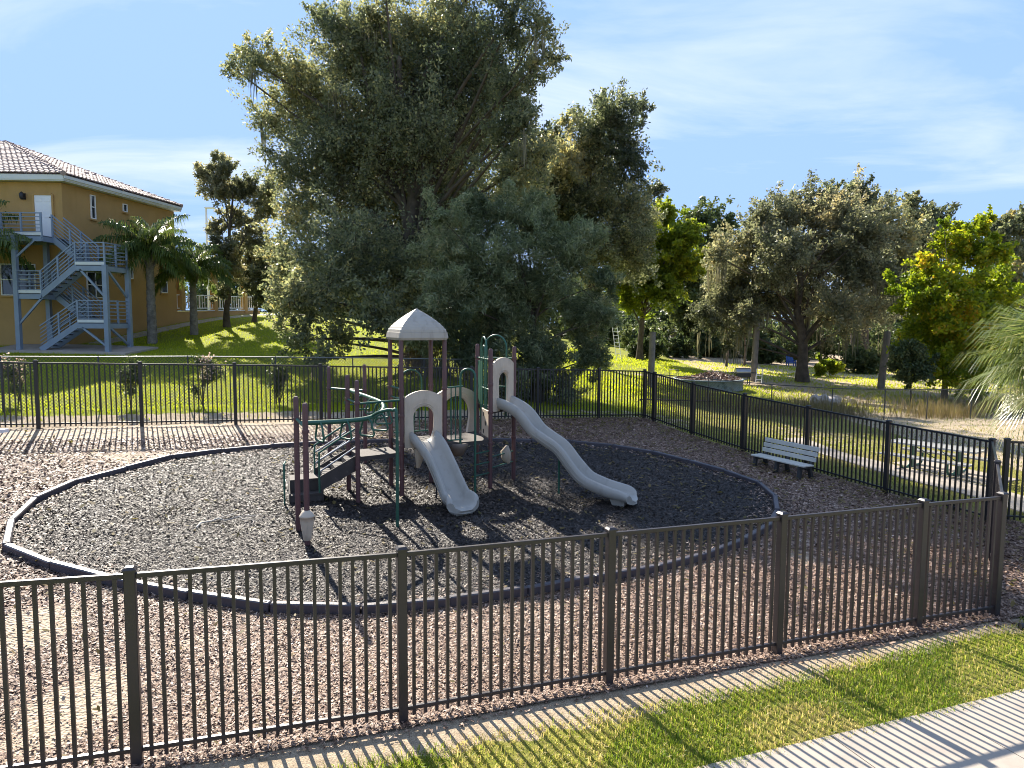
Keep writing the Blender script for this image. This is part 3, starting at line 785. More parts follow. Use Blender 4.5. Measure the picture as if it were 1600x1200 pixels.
for p, t in ((T1, 3.55), (T2, 3.58), (T3, 3.62)): post_(p, t, collars=(1.42, 2.12, 2.75, 3.30))
post_(pa, 2.80, collars=(2.40,)); post_(pb, 2.76, collars=(2.28,))
post_(pc, 3.0, collars=(1.3, 2.48)); post_(pd, 2.95, collars=(1.15, 2.48)); post_(pe, 3.0, collars=(2.45,)); post_(pf, 3.1, collars=(2.45,))
def gtube(name, pts, r=.021, n=8, parent=None, mat='green', sm=0):
    m = MB(); m.tube(smooth_path(pts, sm) if sm else pts, r, n); return m.build(name, MAT[mat], parent or play)
def deck(name, poly, z, th=.09):
    m = MB(); m.prism(poly, z - th, z); o = m.build(name, MAT['deck'], play)
    return o
DZ = 1.56
def shrink(poly, k):
    c = np.mean(poly, 0); return [tuple(c + (np.array(p) - c) * k) for p in poly]
deck('deck', shrink([FLp, FRp, BRp, BLp], .97), DZ)
deck('deck', [(FRp[0] + .03, FRp[1] + .02), (T1[0] - .02, T1[1] - .03), (T3[0] - .06, T3[1] - .05), (BRp[0] + .04, BRp[1] + .02)], DZ - .06)
deck('deck', shrink([T1, T2, T3], .93), 2.17)
deck('deck', [(-3.47, 14.98), (-3.11, 14.24), (-2.40, 14.72), (-2.74, 15.44)], 1.37)
# pyramid roof of four lapped panels
rc = np.mean([FLp, FRp, BRp, BLp], 0); ux = (np.array(FRp) - np.array(FLp)); ux /= np.linalg.norm(ux); uy = np.array([-ux[1], ux[0]])
roof = MB().box((rc[0], rc[1], ROOF_Z + .44), (.05, .05, .36), (*ux, 0)).build('roof_hub', MAT['roof_plastic'], play)
hw = .535; prof = [(1.0, -.02), (1.015, .0), (.985, .115), (.955, .118)]
NC = 8
for i in range(NC):
    t0, t1 = i / NC, (i + 1) / NC
    def rr_(t): return .955 * (1 - t ** 1.45) + .0
    z0, z1 = .118 + .50 * t0, .118 + .50 * t1
    prof += [(rr_(t0) + .006, z0 + .006), (rr_(t1) + .030, z1 - .002)]
prof += [(.03, .635)]
for q in range(4):
    a = q * math.pi / 2; e = np.cos(a) * ux + np.sin(a) * uy; f_ = -np.sin(a) * ux + np.cos(a) * uy
    m = MB(); V = []; F = []
    for k, (w_, z) in enumerate(prof):
        rise = z + ROOF_Z
        for s_ in (-1, -.94, 0, .94, 1):
            w2 = w_ * hw
            # the hips are rounded off a little
            cx = rc + e * w2 * (1 if abs(s_) < 1 else .985) + f_ * w2 * s_ * (1 if abs(s_) < 1 else .985)
            V.append((cx[0], cx[1], rise))
    for k in range(len(prof) - 1):
        for j in range(4): F.append((k * 5 + j, k * 5 + j + 1, (k + 1) * 5 + j + 1, (k + 1) * 5 + j))
    m.add(V, F)
    # thickness: inner skin
    m.add([(rc[0] + (v[0] - rc[0]) * .96, rc[1] + (v[1] - rc[1]) * .96, v[2] - .03) for v in V], F)
    m.build('roof_panel', MAT['roof_plastic'], play)

def arch_panel(name, p0, p1, z0, h, hole_w, hole_h, bulb=1.0, shoulder=.8, th=.05, mat='tan', hole_base=0.0, closed=False, inset=.06):
    """arched panel between two posts with a keyhole opening"""
    A, B = Vector((*p0, 0)), Vector((*p1, 0)); d = (B - A); L = d.length - 2 * inset; d.normalize(); nrm = Vector((-d.y, d.x, 0)); c = (A + B) / 2
    n = 40; out = []; inn = []
    hs = h * shoulder
    for i in range(n + 1):
        t = i / n
        # outer outline: up the left side, shallow arch, down the right side
        if t < .3: o = (-L / 2, hs * t / .3)
        elif t > .7: o = (L / 2, hs * (1 - t) / .3)
        else:
            u = (t - .3) / .4; x = -L / 2 + L * u
            o = (x, hs + (h - hs) * math.sin(math.pi * u) ** .75)
        out.append(o)
        if closed:
            a = -math.pi / 2 - 2 * math.pi * t; inn.append((hole_w / 2 * math.cos(a), hole_base + hole_h / 2 + hole_h / 2 * math.sin(a)))
        else:
            hw_ = hole_w / 2; st = hole_h - hw_ * bulb
            if t < .25: inn.append((-hw_ * (.82 + .18 * math.sin(math.pi / 2 * t / .25)), st * t / .25))
            elif t > .75: inn.append((hw_ * (.82 + .18 * math.sin(math.pi / 2 * (1 - t) / .25)), st * (1 - t) / .25))
            else:
                a = math.pi - math.pi * (t - .25) / .5; inn.append((hw_ * math.cos(a), st + hw_ * bulb * math.sin(a)))
    m = MB(); V = []
    def pt(q, off): return c + d * q[0] + nrm * off + Vector((0, 0, z0 + q[1]))
    mid = [(o[0] * .45 + i_[0] * .55, o[1] * .45 + i_[1] * .55) for o, i_ in zip(out, inn)]
    rows = [[pt(q, th / 2) for q in out], [pt(q, th * .75) for q in mid], [pt(q, th * .6) for q in inn], [pt(q, -th * .6) for q in inn], [pt(q, -th * .75) for q in mid], [pt(q, -th / 2) for q in out]]
    for r in rows: V += r
    F = []; k = n + 1
    for r in range(6):
        r2 = (r + 1) % 6
        for i in range(n): F.append((r * k + i, r * k + i + 1, r2 * k + i + 1, r2 * k + i))
    F.append(tuple(r * k for r in range(6))); F.append(tuple(r * k + n for r in range(6))[::-1])
    m.add(V, F); o = m.build(name, MAT[mat], play)
    # embossed arch ribs above the opening
    for kx in (0, 1):
        pts = []
        for i in range(9):
            a = math.pi * (.22 + .56 * i / 8); rr = hole_w / 2 * (1.12 + .16 * kx)
            pts.append(pt((rr * math.cos(a), (hole_h - hole_w / 2 * bulb if not closed else hole_base + hole_h / 2) + rr * bulb * math.sin(a)), -th * .72))
        MB().tube(pts, .009, 5).build('emboss_rib', MAT[mat], o)
    return o
arch_panel('slide_panel', FLp, FRp, DZ - .1, 1.22, .46, .88, 1.0, .87)
arch_panel('slide_panel', T1, T2, 2.12, 1.22, .40, .88, 1.0, .88)
arch_panel('arch_panel', BRp, T3, DZ - .05, 1.12, .92, .90, .95, .80)

# wavy slides
def slide(path, w, label, support, base_w=.9):
    P = smooth_path(path, 7); n = len(P)
    d = Vector((P[-1].x - P[0].x, P[-1].y - P[0].y, 0)).normalized()
    h = w / 2
    pr = [(-h - .02, .19), (-h + .015, .225), (-h + .055, .20), (-h + .085, .09), (-h + .15, .025), (-h * .3, .0), (h * .3, .0), (h - .15, .025), (h - .085, .09), (h - .055, .20), (h - .015, .225), (h + .02, .19),
          (h + .03, .10), (h + .0, -.01), (h * .6, -.055), (0, -.06), (-h * .6, -.055), (-h, -.01), (-h - .03, .10)]
    m = MB(); V = []; F = []; k = len(pr)
    for i in range(n):
        T = (P[min(i + 1, n - 1)] - P[max(i - 1, 0)]).normalized(); s_ = T.cross(Vector((0, 0, 1))).normalized(); up = s_.cross(T).normalized()
        t = i / (n - 1)
        flare = 1 + .22 * max(0, (t - .86) / .14) ** 2 * 0 + .05 * math.sin(t * 9)
        k_ = max(0, (t - .82) / .18)
        flare *= 1 + .14 * k_ ** 1.5; low = 1 - .30 * k_ ** 3
        for a, b in pr: V.append(P[i] + s_ * a * flare + up * (b * (low if b > .05 else 1)) + T * (.17 * k_ ** 2 * (1 - min(1, abs(a) / (h + .03)) ** 2.2)) - Vector((0, 0, .05 * k_ ** 6)))
    for i in range(n - 1):
        for j in range(k): F.append((i * k + j, i * k + (j + 1) % k, (i + 1) * k + (j + 1) % k, (i + 1) * k + j))
    m.add(V, F, True); m.add(V[:k], [tuple(range(k))]); m.add(V[-k:], [tuple(range(k))[::-1]])
    o = m.build('slide', MAT['slide'], play, label)
    # foot under the exit
    e = P[-5]; g0 = gz(e.x, e.y); f = MB(); T = d; s_ = T.cross(Vector((0, 0, 1))).normalized()
    q = []
    for z, ww, ll in ((g0 - .02, .17, .10), (e.z - .04, .24, .17)):
        for a, b in ((-1, -1), (1, -1), (1, 1), (-1, 1)): q.append(Vector((e.x, e.y, z)) + s_ * ww * a + T * ll * b)
    f.hexa(q); f.build('slide_foot', MAT['slide'], o)
    # seam lines on the outer flanks
    for sgn in (-1, 1):
        for off in (.13, .06):
            pts = []
            for i in range(0, n - 3, 2):
                T = (P[min(i + 1, n - 1)] - P[max(i - 1, 0)]).normalized(); s2 = T.cross(Vector((0, 0, 1))).normalized(); up = s2.cross(T).normalized()
                pts.append(P[i] + s2 * sgn * (h + .022) + up * off)
            MB().tube(pts, .008, 5).build('flank_rib', MAT['slide'], o)
    return o, P
s1, P1 = slide([(-1.93, 15.02, DZ + .02), (-1.84, 14.86, DZ + .01), (-1.66, 14.62, DZ - .17), (-1.47, 14.42, DZ - .46), (-1.30, 14.22, DZ - .76), (-1.16, 14.04, DZ - 1.00), (-1.04, 13.90, DZ - 1.06), (-.96, 13.78, DZ - 1.075)], .58, 'short straight grey slide', None)
s2, P2 = slide([(-.26, 16.20, 2.20), (-.10, 16.10, 2.19), (.20, 15.96, 2.02), (.50, 15.82, 1.66), (.78, 15.70, 1.46), (1.05, 15.58, 1.28), (1.32, 15.46, .94), (1.58, 15.34, .66), (1.86, 15.23, .52), (2.2, 15.10, .42), (2.56, 14.96, .385)], .60, 'long double wave grey slide', None)
q = P2[int(len(P2) * .5)]
gtube('slide_leg', [(q.x + .02, q.y, gz(q.x, q.y) - .05), (q.x + .02, q.y, q.z - .04)], .024)
q = P1[int(len(P1) * .4)]
gtube('slide_leg', [(q.x - .1, q.y + .3, gz(q.x, q.y) - .05), (q.x - .1, q.y + .3, q.z - .04)], .02, mat='dark_metal')

# green guards
def guard(p0, p1, z0, z1, nb, hoop=None, mat='green', inset=.07):
    A, B = Vector((*p0, 0)), Vector((*p1, 0)); d = (B - A).normalized(); A = A + d * inset; B = B - d * inset
    g = gtube('guard_rail', [V3(A, z1), V3(B, z1)], .019)
    gtube('guard_rail', [V3(A, z0), V3(B, z0)], .017)
    for i in range(nb):
        p = A.lerp(B, (i + .5) / nb); gtube('guard_bar', [V3(p, z0), V3(p, z1)], .013, 6)
    if hoop:
        w, h = hoop; c = (A + B) / 2; pts = [V3(c - d * w / 2, z1 - .1)]
        for i in range(13):
            a = math.pi - math.pi * i / 12; pts.append(V3(c + d * w / 2 * math.cos(a), z1 + h - w / 2 + w / 2 * math.sin(a)))
        pts.append(V3(c + d * w / 2, z1 - .1)); gtube('hoop', pts, .02)
guard(BLp, BRp, 1.68, 2.45, 6, (.5, .62))
guard(FLp, BLp, 2.5, 2.72, 0)
# railing between roof tower and green pole, with tall bent handle pole
ra, rb = (-1.40, 15.20), (-1.08, 15.36)
gtube('guard_rail', [V3(ra, 2.72), V3(rb, 2.74)], .019); gtube('guard_rail', [V3(ra, DZ), V3(rb, DZ)], .017)
for i in range(3):
    t = (i + .8) / 3.4; p = (ra[0] + (rb[0] - ra[0]) * t, ra[1] + (rb[1] - ra[1]) * t); gtube('guard_bar', [V3(p, DZ), V3(p, 2.73)], .014, 6)
h0, h1 = Vector((-1.13, 15.34, 0)), Vector((-.80, 15.30, 0))
pts = [V3(h0, 1.45), V3(h0, 2.9)] + [V3(h0.lerp(h1, .5 - .5 * math.cos(math.pi * i / 8)), 2.92 + .20 * math.sin(math.pi * i / 8) ** .8) for i in range(1, 8)] + [V3(h1, 2.9), V3(h1, gz(h1.x, h1.y) - .05)]
gtube('climbing_pole', pts, .026)
for z in (.75, 1.0, 1.25): gtube('climbing_rung', [V3(h1, z), V3((T1[0], T1[1]), z)], .016, 6)
for z in (.85, 1.1): gtube('climbing_rung', [V3(T1, z), V3(T2, z)], .016, 6)
# hoops, green sheet and tan block on the high tower
def tower_hoop(p0, p1, w, top, z0, inner=True):
    A, B = Vector((*p0, 0)), Vector((*p1, 0)); d = (B - A).normalized(); c = (A + B) / 2
    gtube('guard_rail', [V3(A + d * .06, 3.30), V3(B - d * .06, 3.30)], .018); gtube('guard_rail', [V3(A + d * .06, 2.62), V3(B - d * .06, 2.62)], .018)
    for ww, tt in ((w, top), (w * .45, top - .2))[:2 if inner else 1]:
        pts = [V3(c - d * ww / 2, z0)] + [V3(c + d * ww / 2 * math.cos(math.pi - math.pi * i / 12), tt - ww / 2 + ww / 2 * math.sin(math.pi * i / 12)) for i in range(13)] + [V3(c + d * ww / 2, z0)]
        gtube('hoop', pts, .02)
tower_hoop(T1, T3, .56, 3.80, 1.60)
tower_hoop(T3, T2, .58, 3.84, 1.9, False)
A, B = Vector((*T3, 0)), Vector((*T1, 0)); d = (B - A).normalized()
MB().bar(V3(A + d * .10, 2.72), V3(A + d * .55, 2.72), .03, 1.02).build('green_sheet', MAT['green'], play)
MB().bar(V3(A + d * .55, 1.83), V3(B - d * .08, 1.83), .05, .62, bev=.01).build('tan_block', MAT['tan'], play)
for k in range(3):  # dark plates stand in for the shade inside the block's square holes
    c = A.lerp(B, .58 + .0 * k + (.14 if k % 2 else 0)); nn = Vector((d.y, -d.x, 0)) * -1
    for sg in (1, -1):
        MB().box(V3(c + nn * .022 * sg, 1.62 + .2 * k), (.08, .02, .09), d).build('hole_shade_plate', MAT['dark_metal'], play)
# talk bowl below the deck and pod step
MB().lathe((-1.20, 15.45, 1.05), [(.05, .12), (.13, .14), (.21, .30), (.25, .40), (.22, .42)], 14).build('bowl', MAT['brown_plastic'], play)
m = MB(); tp = Vector((-.06, 16.42, 0)); g0 = gz(tp.x, tp.y)
m.tube([V3(tp + Vector((-.02, -.05, 0)), g0 + .50), V3(tp + Vector((-.06, -.1, 0)), g0 + .62), V3(tp + Vector((-.08, -.12, 0)), g0 + .78), V3(tp + Vector((-.04, -.08, 0)), g0 + .92)], [.05, .11, .12, .03], 8); m.build('pod_step', MAT['tan'], play)
m = MB(); m.tube([(-2.02, 15.0, 1.0), (-1.98, 14.95, 1.2), (-2.0, 14.97, 1.42)], [.04, .09, .12], 8); m.build('slide_bracket', MAT['tan'], play)
# post sleeve drum at the near post
m = MB(); g0 = gz(*pb); m.lathe((pb[0], pb[1], g0), [(.062, .14), (.070, .15), (.078, .24), (.085, .27), (.112, .46), (.118, .54), (.130, .545), (.130, .565), (.120, .58), (.09, .63), (.05, .66)], 20)
m.build('post_drum', MAT['tan'], play)

# overhead loop track on a curve
track = smooth_path([(-3.65, 12.06, 2.37), (-3.15, 12.5, 2.34), (-2.72, 13.1, 2.32), (-2.55, 13.75, 2.38), (-2.72, 14.6, 2.44), (-3.15, 15.6, 2.44), (-3.68, 16.6, 2.45), (-4.12, 17.47, 2.45)], 7)
tr = MB(); tr.tube(track, .043, 10); tr = tr.build('overhead_track', MAT['green'], play)
gtube('cross_bar', [V3(pa, 2.40), V3(pb, 2.34)], .026); gtube('cross_bar', [V3(pe, 2.45), V3(pf, 2.45)], .026)
gtube('cross_bar', [V3(pc, 2.48), V3(pd, 2.48)], .022)
gtube('cross_bar', [V3(pd, 2.47), V3(FLp, 2.49)], .024)
arm = [(-2.66, 13.3, 2.34), (-2.45, 13.0, 2.46), (-2.2, 12.9, 2.50), (-2.12, 12.86, 2.3), (-2.12, 12.85, gz(-2.12, 12.85) - .05)]
gtube('support_pole', smooth_path(arm, 5), .03)
for i in range(9):
    k = int(4 + i * (len(track) - 9) / 8.0); k = min(k, len(track) - 2)
    c = track[k]; T = (track[k + 1] - track[k - 1]).normalized(); s_ = T.cross(Vector((0, 0, 1))).normalized()
    hgt = .33; wv = .17
    lp = [c + s_ * -.03, c + s_ * -.10 + Vector((0, 0, -.06)), c + s_ * -wv + Vector((0, 0, -hgt + .04)), c + s_ * (-wv + .03) + Vector((0, 0, -hgt)), c + s_ * (wv - .03) + Vector((0, 0, -hgt)), c + s_ * wv + Vector((0, 0, -hgt + .04)), c + s_ * .10 + Vector((0, 0, -.06)), c + s_ * .03]
    gtube('hand_loop', lp, .019, 7)
# steps: low box step, landing box, short flight to the transfer platform
def brown(name, poly, z0, z1): return MB().prism(poly, z0, z1).build(name, MAT['deck'], play)
L0, L1, L2, L3 = (-4.42, 13.84), (-3.85, 14.10), (-4.14, 14.86), (-4.68, 14.60)
def lerp2(a, b, t): return (a[0] + (b[0] - a[0]) * t, a[1] + (b[1] - a[1]) * t)
brown('step_tread', [L0, L1, lerp2(L1, L2, .32), lerp2(L0, L3, .32)], .61, .65)
brown('step_tread', [lerp2(L0, L3, .36), lerp2(L1, L2, .36), L2, L3], .86, .90)
brown('riser', [lerp2(L0, L3, .01), lerp2(L1, L2, .01), lerp2(L1, L2, .04), lerp2(L0, L3, .04)], .38, .607)
brown('riser', [lerp2(L0, L3, .37), lerp2(L1, L2, .37), lerp2(L1, L2, .40), lerp2(L0, L3, .40)], .38, .857)
for a, b in ((L0, L3), (L1, L2)):
    d = Vector((L1[0] - L0[0], L1[1] - L0[1], 0)).normalized() * (-.025 if a == L0 else .025)
    MB().hexa([V3(Vector((*a, 0)) + d, .40), V3(Vector((*a, 0)) + d * .1, .40), V3(Vector((*b, 0)) + d * .1, .46), V3(Vector((*b, 0)) + d, .46),
               V3(Vector((*a, 0)) + d, .68), V3(Vector((*a, 0)) + d * .1, .68), V3(Vector((*b, 0)) + d * .1, .93), V3(Vector((*b, 0)) + d, .93)]).build('side_board', MAT['deck'], play)
S0, S1, E0, E1 = (-4.17, 14.72), (-3.86, 13.93), (-3.50, 15.0), (-3.16, 14.26)
for t in (.08, .42, .74):
    z = .98 + .36 * t + .03
    brown('step_tread', [lerp2(S0, E0, t), lerp2(S1, E1, t), lerp2(S1, E1, t + .3), lerp2(S0, E0, t + .3)], z - .03, z)
    brown('riser', [lerp2(S0, E0, t), lerp2(S1, E1, t), lerp2(S1, E1, t + .03), lerp2(S0, E0, t + .03)], z - .14, z - .033)
for a, b in ((S0, E0), (S1, E1)):
    d = Vector((S1[0] - S0[0], S1[1] - S0[1], 0)).normalized() * (-.03 if a == S0 else .03)
    A, B = Vector((*a, 0)), Vector((*b, 0))
    MB().hexa([V3(A + d, .72), V3(A, .72), V3(B, 1.10), V3(B + d, 1.10), V3(A + d, 1.02), V3(A, 1.02), V3(B, 1.42), V3(B + d, 1.42)]).build('stringer', MAT['deck'], play)
    base = A + d * .8; top = B + d * .8
    gtube('handrail', smooth_path([V3(base, .7), V3(base, 1.42), V3(base.lerp(top, .10), 1.56), V3(top, 1.98)], 5), .02)
    gtube('handrail', [V3(base, 1.12), V3(top, 1.60)], .017, mat='galv')
    gtube('handrail', [V3(base, 1.36), V3(top, 1.80)], .017, mat='galv')
hp = (-4.5, 13.72); g0 = gz(*hp)
gtube('handle', smooth_path([V3(hp, g0 - .05), V3(hp, g0 + .78), V3((hp[0] - .02, hp[1] + .06), g0 + .86), V3((hp[0] - .05, hp[1] + .25), g0 + .88)], 4), .02)
gtube('handle', [V3(hp, g0 + .45), V3((hp[0] - .05, hp[1] + .25), g0 + .5)], .016)

# ------------------------------------------------------------------ bench, slab, picnic table
bd = Vector((.43, -.90, 0)).normalized(); bn = Vector((-bd.y, bd.x, 0)) * -1     # towards the play ring
bc = Vector((7.52, 19.0, 0)); bc.z = gz(bc.x, bc.y) - .09
bench = thing('park_bench', 'pale slatted park bench with dark supports beside the right fence', 'bench', tuple(bc))
bn = Vector((-.9, -.43, 0))
for i in range(3):
    MB().box(bc + bn * (.06 + .135 * i) + Vector((0, 0, .46)), (1.86, .12, .038), bd, bev=.006).build('seat_slat', MAT['bench_slat'], bench)
for i in range(3):
    z = .60 + .135 * i; off = -.06 - .045 * i
    MB().box(bc + bn * off + Vector((0, 0, z)), (1.86, .038, .115), bd, bev=.006).build('back_slat', MAT['bench_slat'], bench)
for s_ in (-.78, 0, .78):
    c = bc + bd * s_
    MB().bar(c + bn * -.035 + Vector((0, 0, .40)), c + bn * -.205 + Vector((0, 0, .93)), .06, .075, bd).build('back_support', MAT['bench_leg'], bench)
    m = MB(); m.bar(c + bn * -.06 + Vector((0, 0, .40)), c + bn * .40 + Vector((0, 0, .40)), .07, .07)
    m.bar(c + bn * .34 + Vector((0, 0, .37)), c + bn * .40 + Vector((0, 0, -.05)), .07, .10, bd); m.bar(c + bn * .0 + Vector((0, 0, .37)), c + bn * -.12 + Vector((0, 0, -.05)), .07, .10, bd)
    m.build('leg', MAT['bench_leg'], bench)
slab = thing('slab_bench', 'white slab top just showing at the left edge of the photo', 'bench', (-12.75, 16.4, gz(-12.75, 16.4)))
m = MB(); g0 = gz(-12.75, 16.4)
m.prism([(-13.6, 16.05), (-12.2, 15.95), (-11.95, 16.55), (-13.5, 16.75)], g0 + .36, g0 + .44); m.build('seat', MAT['white'], slab)
for x_ in (-13.35, -12.6): MB().box((x_, 16.35, g0 + .18), (.12, .4, .37)).build('leg', MAT['white'], slab)

pt = Vector((12.3, 20.2, 0)); pt.z = gz(pt.x, pt.y)
pdx = Vector((.60, -.80, 0)); pdy = Vector((.80, .60, 0))
tab = thing('picnic_table', 'long picnic table with pale perforated top and green steel frame', 'table', tuple(pt))
def lattice(name, c, lx, ly):
    m = MB(); n = int(ly / .05)
    for i in range(n): m.box(c + pdy * (-ly / 2 + (i + .5) * ly / n), (lx, .026, .018), pdx)
    k = int(lx / .12)
    for i in range(k + 1): m.box(c + pdx * (-lx / 2 + i * lx / k) + Vector((0, 0, -.012)), (.026, ly, .014), pdx)
    m.bar(c + pdx * lx / 2 + pdy * -ly / 2, c + pdx * lx / 2 + pdy * ly / 2, .03, .05); m.bar(c - pdx * lx / 2 + pdy * -ly / 2, c - pdx * lx / 2 + pdy * ly / 2, .03, .05)
    m.bar(c + pdx * -lx / 2 + pdy * ly / 2, c + pdx * lx / 2 + pdy * ly / 2, .03, .05); m.bar(c + pdx * -lx / 2 - pdy * ly / 2, c + pdx * lx / 2 - pdy * ly / 2, .03, .05)
    m.build(name, MAT['picnic_top'], tab)
lattice('table_top', pt + Vector((0, 0, .76)), 2.35, .74)
for sg in (-1, 1): lattice('seat', pt + pdy * .68 * sg + Vector((0, 0, .45)), 2.35, .28)
for sg in (-.62, .62):
    c = pt + pdx * sg
    MB().box(c + Vector((0, 0, .38)), (.09, .16, .72), pdx).build('pedestal', MAT['green'], tab)
    for s2 in (-1, 1):
        MB().tube(smooth_path([c + Vector((0, 0, .30)) + pdy * .05 * s2, c + Vector((0, 0, .1)) + pdy * .2 * s2, c + Vector((0, 0, .08)) + pdy * .55 * s2, c + Vector((0, 0, .2)) + pdy * .68 * s2, c + Vector((0, 0, .43)) + pdy * .70 * s2], 5), .032, 8).build('seat_arm', MAT['green'], tab)
        MB().bar(c + Vector((0, 0, .02)) + pdy * .06 * s2, c + Vector((0, 0, .02)) + pdy * .22 * s2, .08, .04).build('foot', MAT['green'], tab)
MB().bar(pt + pdx * -.6 + Vector((0, 0, .70)), pt + pdx * .05 + Vector((0, 0, .38)), .02, .02).build('brace', MAT['green'], tab)
MB().bar(pt + pdx * .6 + Vector((0, 0, .38)), pt + pdx * .05 + Vector((0, 0, .70)), .02, .02).build('brace', MAT['green'], tab)

# fallen twig in the ring, pipe at the corner
MAT['dry_wood'] = surf('bleached_dry_wood', (.52, .47, .40), .8, 0, .2, 6, 40)
m = MB(); rr = np.random.default_rng(2); g0 = gz(-5.2, 12.4) + .10
def twig(p, q, r0, n=5):
    p, q = np.array(p), np.array(q); pts = [p + (q - p) * t + rr.normal(0, .025, 3) * (1, 1, .5) for t in np.linspace(0, 1, n)]
    m.tube(pts, list(np.linspace(r0, r0 * .4, n)), 5)
twig((-5.55, 12.15, g0), (-5.15, 13.0, g0 + .04), .016, 7); twig((-5.45, 12.5, g0), (-4.75, 12.75, g0 + .05), .014, 6); twig((-5.0, 12.68, g0 + .03), (-4.55, 12.45, g0), .010); twig((-4.9, 12.7, g0 + .03), (-4.6, 12.95, g0 + .03), .009); twig((-5.3, 12.8, g0), (-5.5, 13.1, g0 + .02), .009); twig((-4.7, 12.6, g0), (-4.65, 12.2, g0), .008)
m.build('branch', MAT['dry_wood'])
tag(bpy.data.objects['branch'], 'thin dead forked branch lying on the rubber mulch', 'branch')
m = MB(); m.tube([(7.15, 9.55, gz(7.15, 9.55) + .05), (7.6, 9.5, gz(7.6, 9.5) + .05), (8.2, 9.7, gz(8.2, 9.7) + .05)], .05, 10)
tag(m.build('drain_pipe', MAT['dark_metal']), 'dark corrugated drain pipe on the ground at the fence corner', 'pipe')

# ------------------------------------------------------------------ chain-link fences
def chain_fence(label, posts, H, mat, pitch=.10, wr=.0022, name='chain_link_fence', pr=.024):
    x0, y0 = posts[0]; root = thing(name, label, 'fence', (x0, y0, gz(x0, y0)))
    for (x, y) in posts:
        g0 = gz(x, y); MB().lathe((x, y, g0 - .1), [(pr, 0), (pr, H + .1), (pr * .5, H + .13)], 8).build('post', MAT['wire_dark'], root)
    wv = MB()
    for a, b in zip(posts[:-1], posts[1:]):
        A, B = V3(a, gz(*a)), V3(b, gz(*b))
        MB().tube([A + Vector((0, 0, H)), B + Vector((0, 0, H))], .02, 7).build('top_rail', MAT[mat], root)
        L = (B - A).length; n = int(L / pitch) + int(H / pitch) + 2
        h = H - .02
        for sg in (0, 1):
            for k in range(n):
                s0 = k * pitch - (h if sg == 0 else 0); s1 = s0 + h if sg == 0 else s0 - h
                # clip to the panel
                z0, z1 = 0.03, h
                pts = []
                def at_s(s, z): return A.lerp(B, s / L) + Vector((0, 0, z))
                lo, hi = 0, 1
                dS = s1 - s0
                for lim, sgn in ((0, 1), (L, -1)):
                    tt = (lim - s0) / dS
                    if (dS > 0) == (sgn > 0): lo = max(lo, tt)
                    else: hi = min(hi, tt)
                if hi - lo < .01: continue
                p, q = at_s(s0 + dS * lo, z0 + (z1 - z0) * lo), at_s(s0 + dS * hi, z0 + (z1 - z0) * hi)
                d = (B - A).normalized(); e = Vector((0, 0, 1)) * wr * 1.4; f = Vector((-d.y, d.x, 0)) * wr
                wv.add([p - e, q - e, q + e, p + e], [(0, 1, 2, 3)])
                wv.add([p - f - e, q - f - e, q + f + e, p + f + e], [(0, 1, 2, 3)])
    o = wv.build('wire_mesh', MAT['wire_dark'], root, fix=False); o['kind'] = 'stuff'
    return root
chain_fence('galvanised chain link fence running in front of the sunlit lawn', [(-19.0, 17.8), (-16.9, 19.1), (-14.75, 20.25), (-12.63, 21.44), (-10.48, 22.7), (-8.05, 23.89), (-5.7, 25.1), (-3.3, 26.3), (-.9, 27.5), (1.5, 28.7)], 1.62, 'wire', .10, .0055)
chain_fence('dark chain link fence before the dry weeds on the right', [(5.6, 29.6), (8.5, 30.3), (11.5, 31.0), (14.47, 31.6), (17.28, 32.42), (19.6, 33.0), (22.0, 33.5), (25, 34.2)], 1.42, 'wire_dark', .12, .0028)

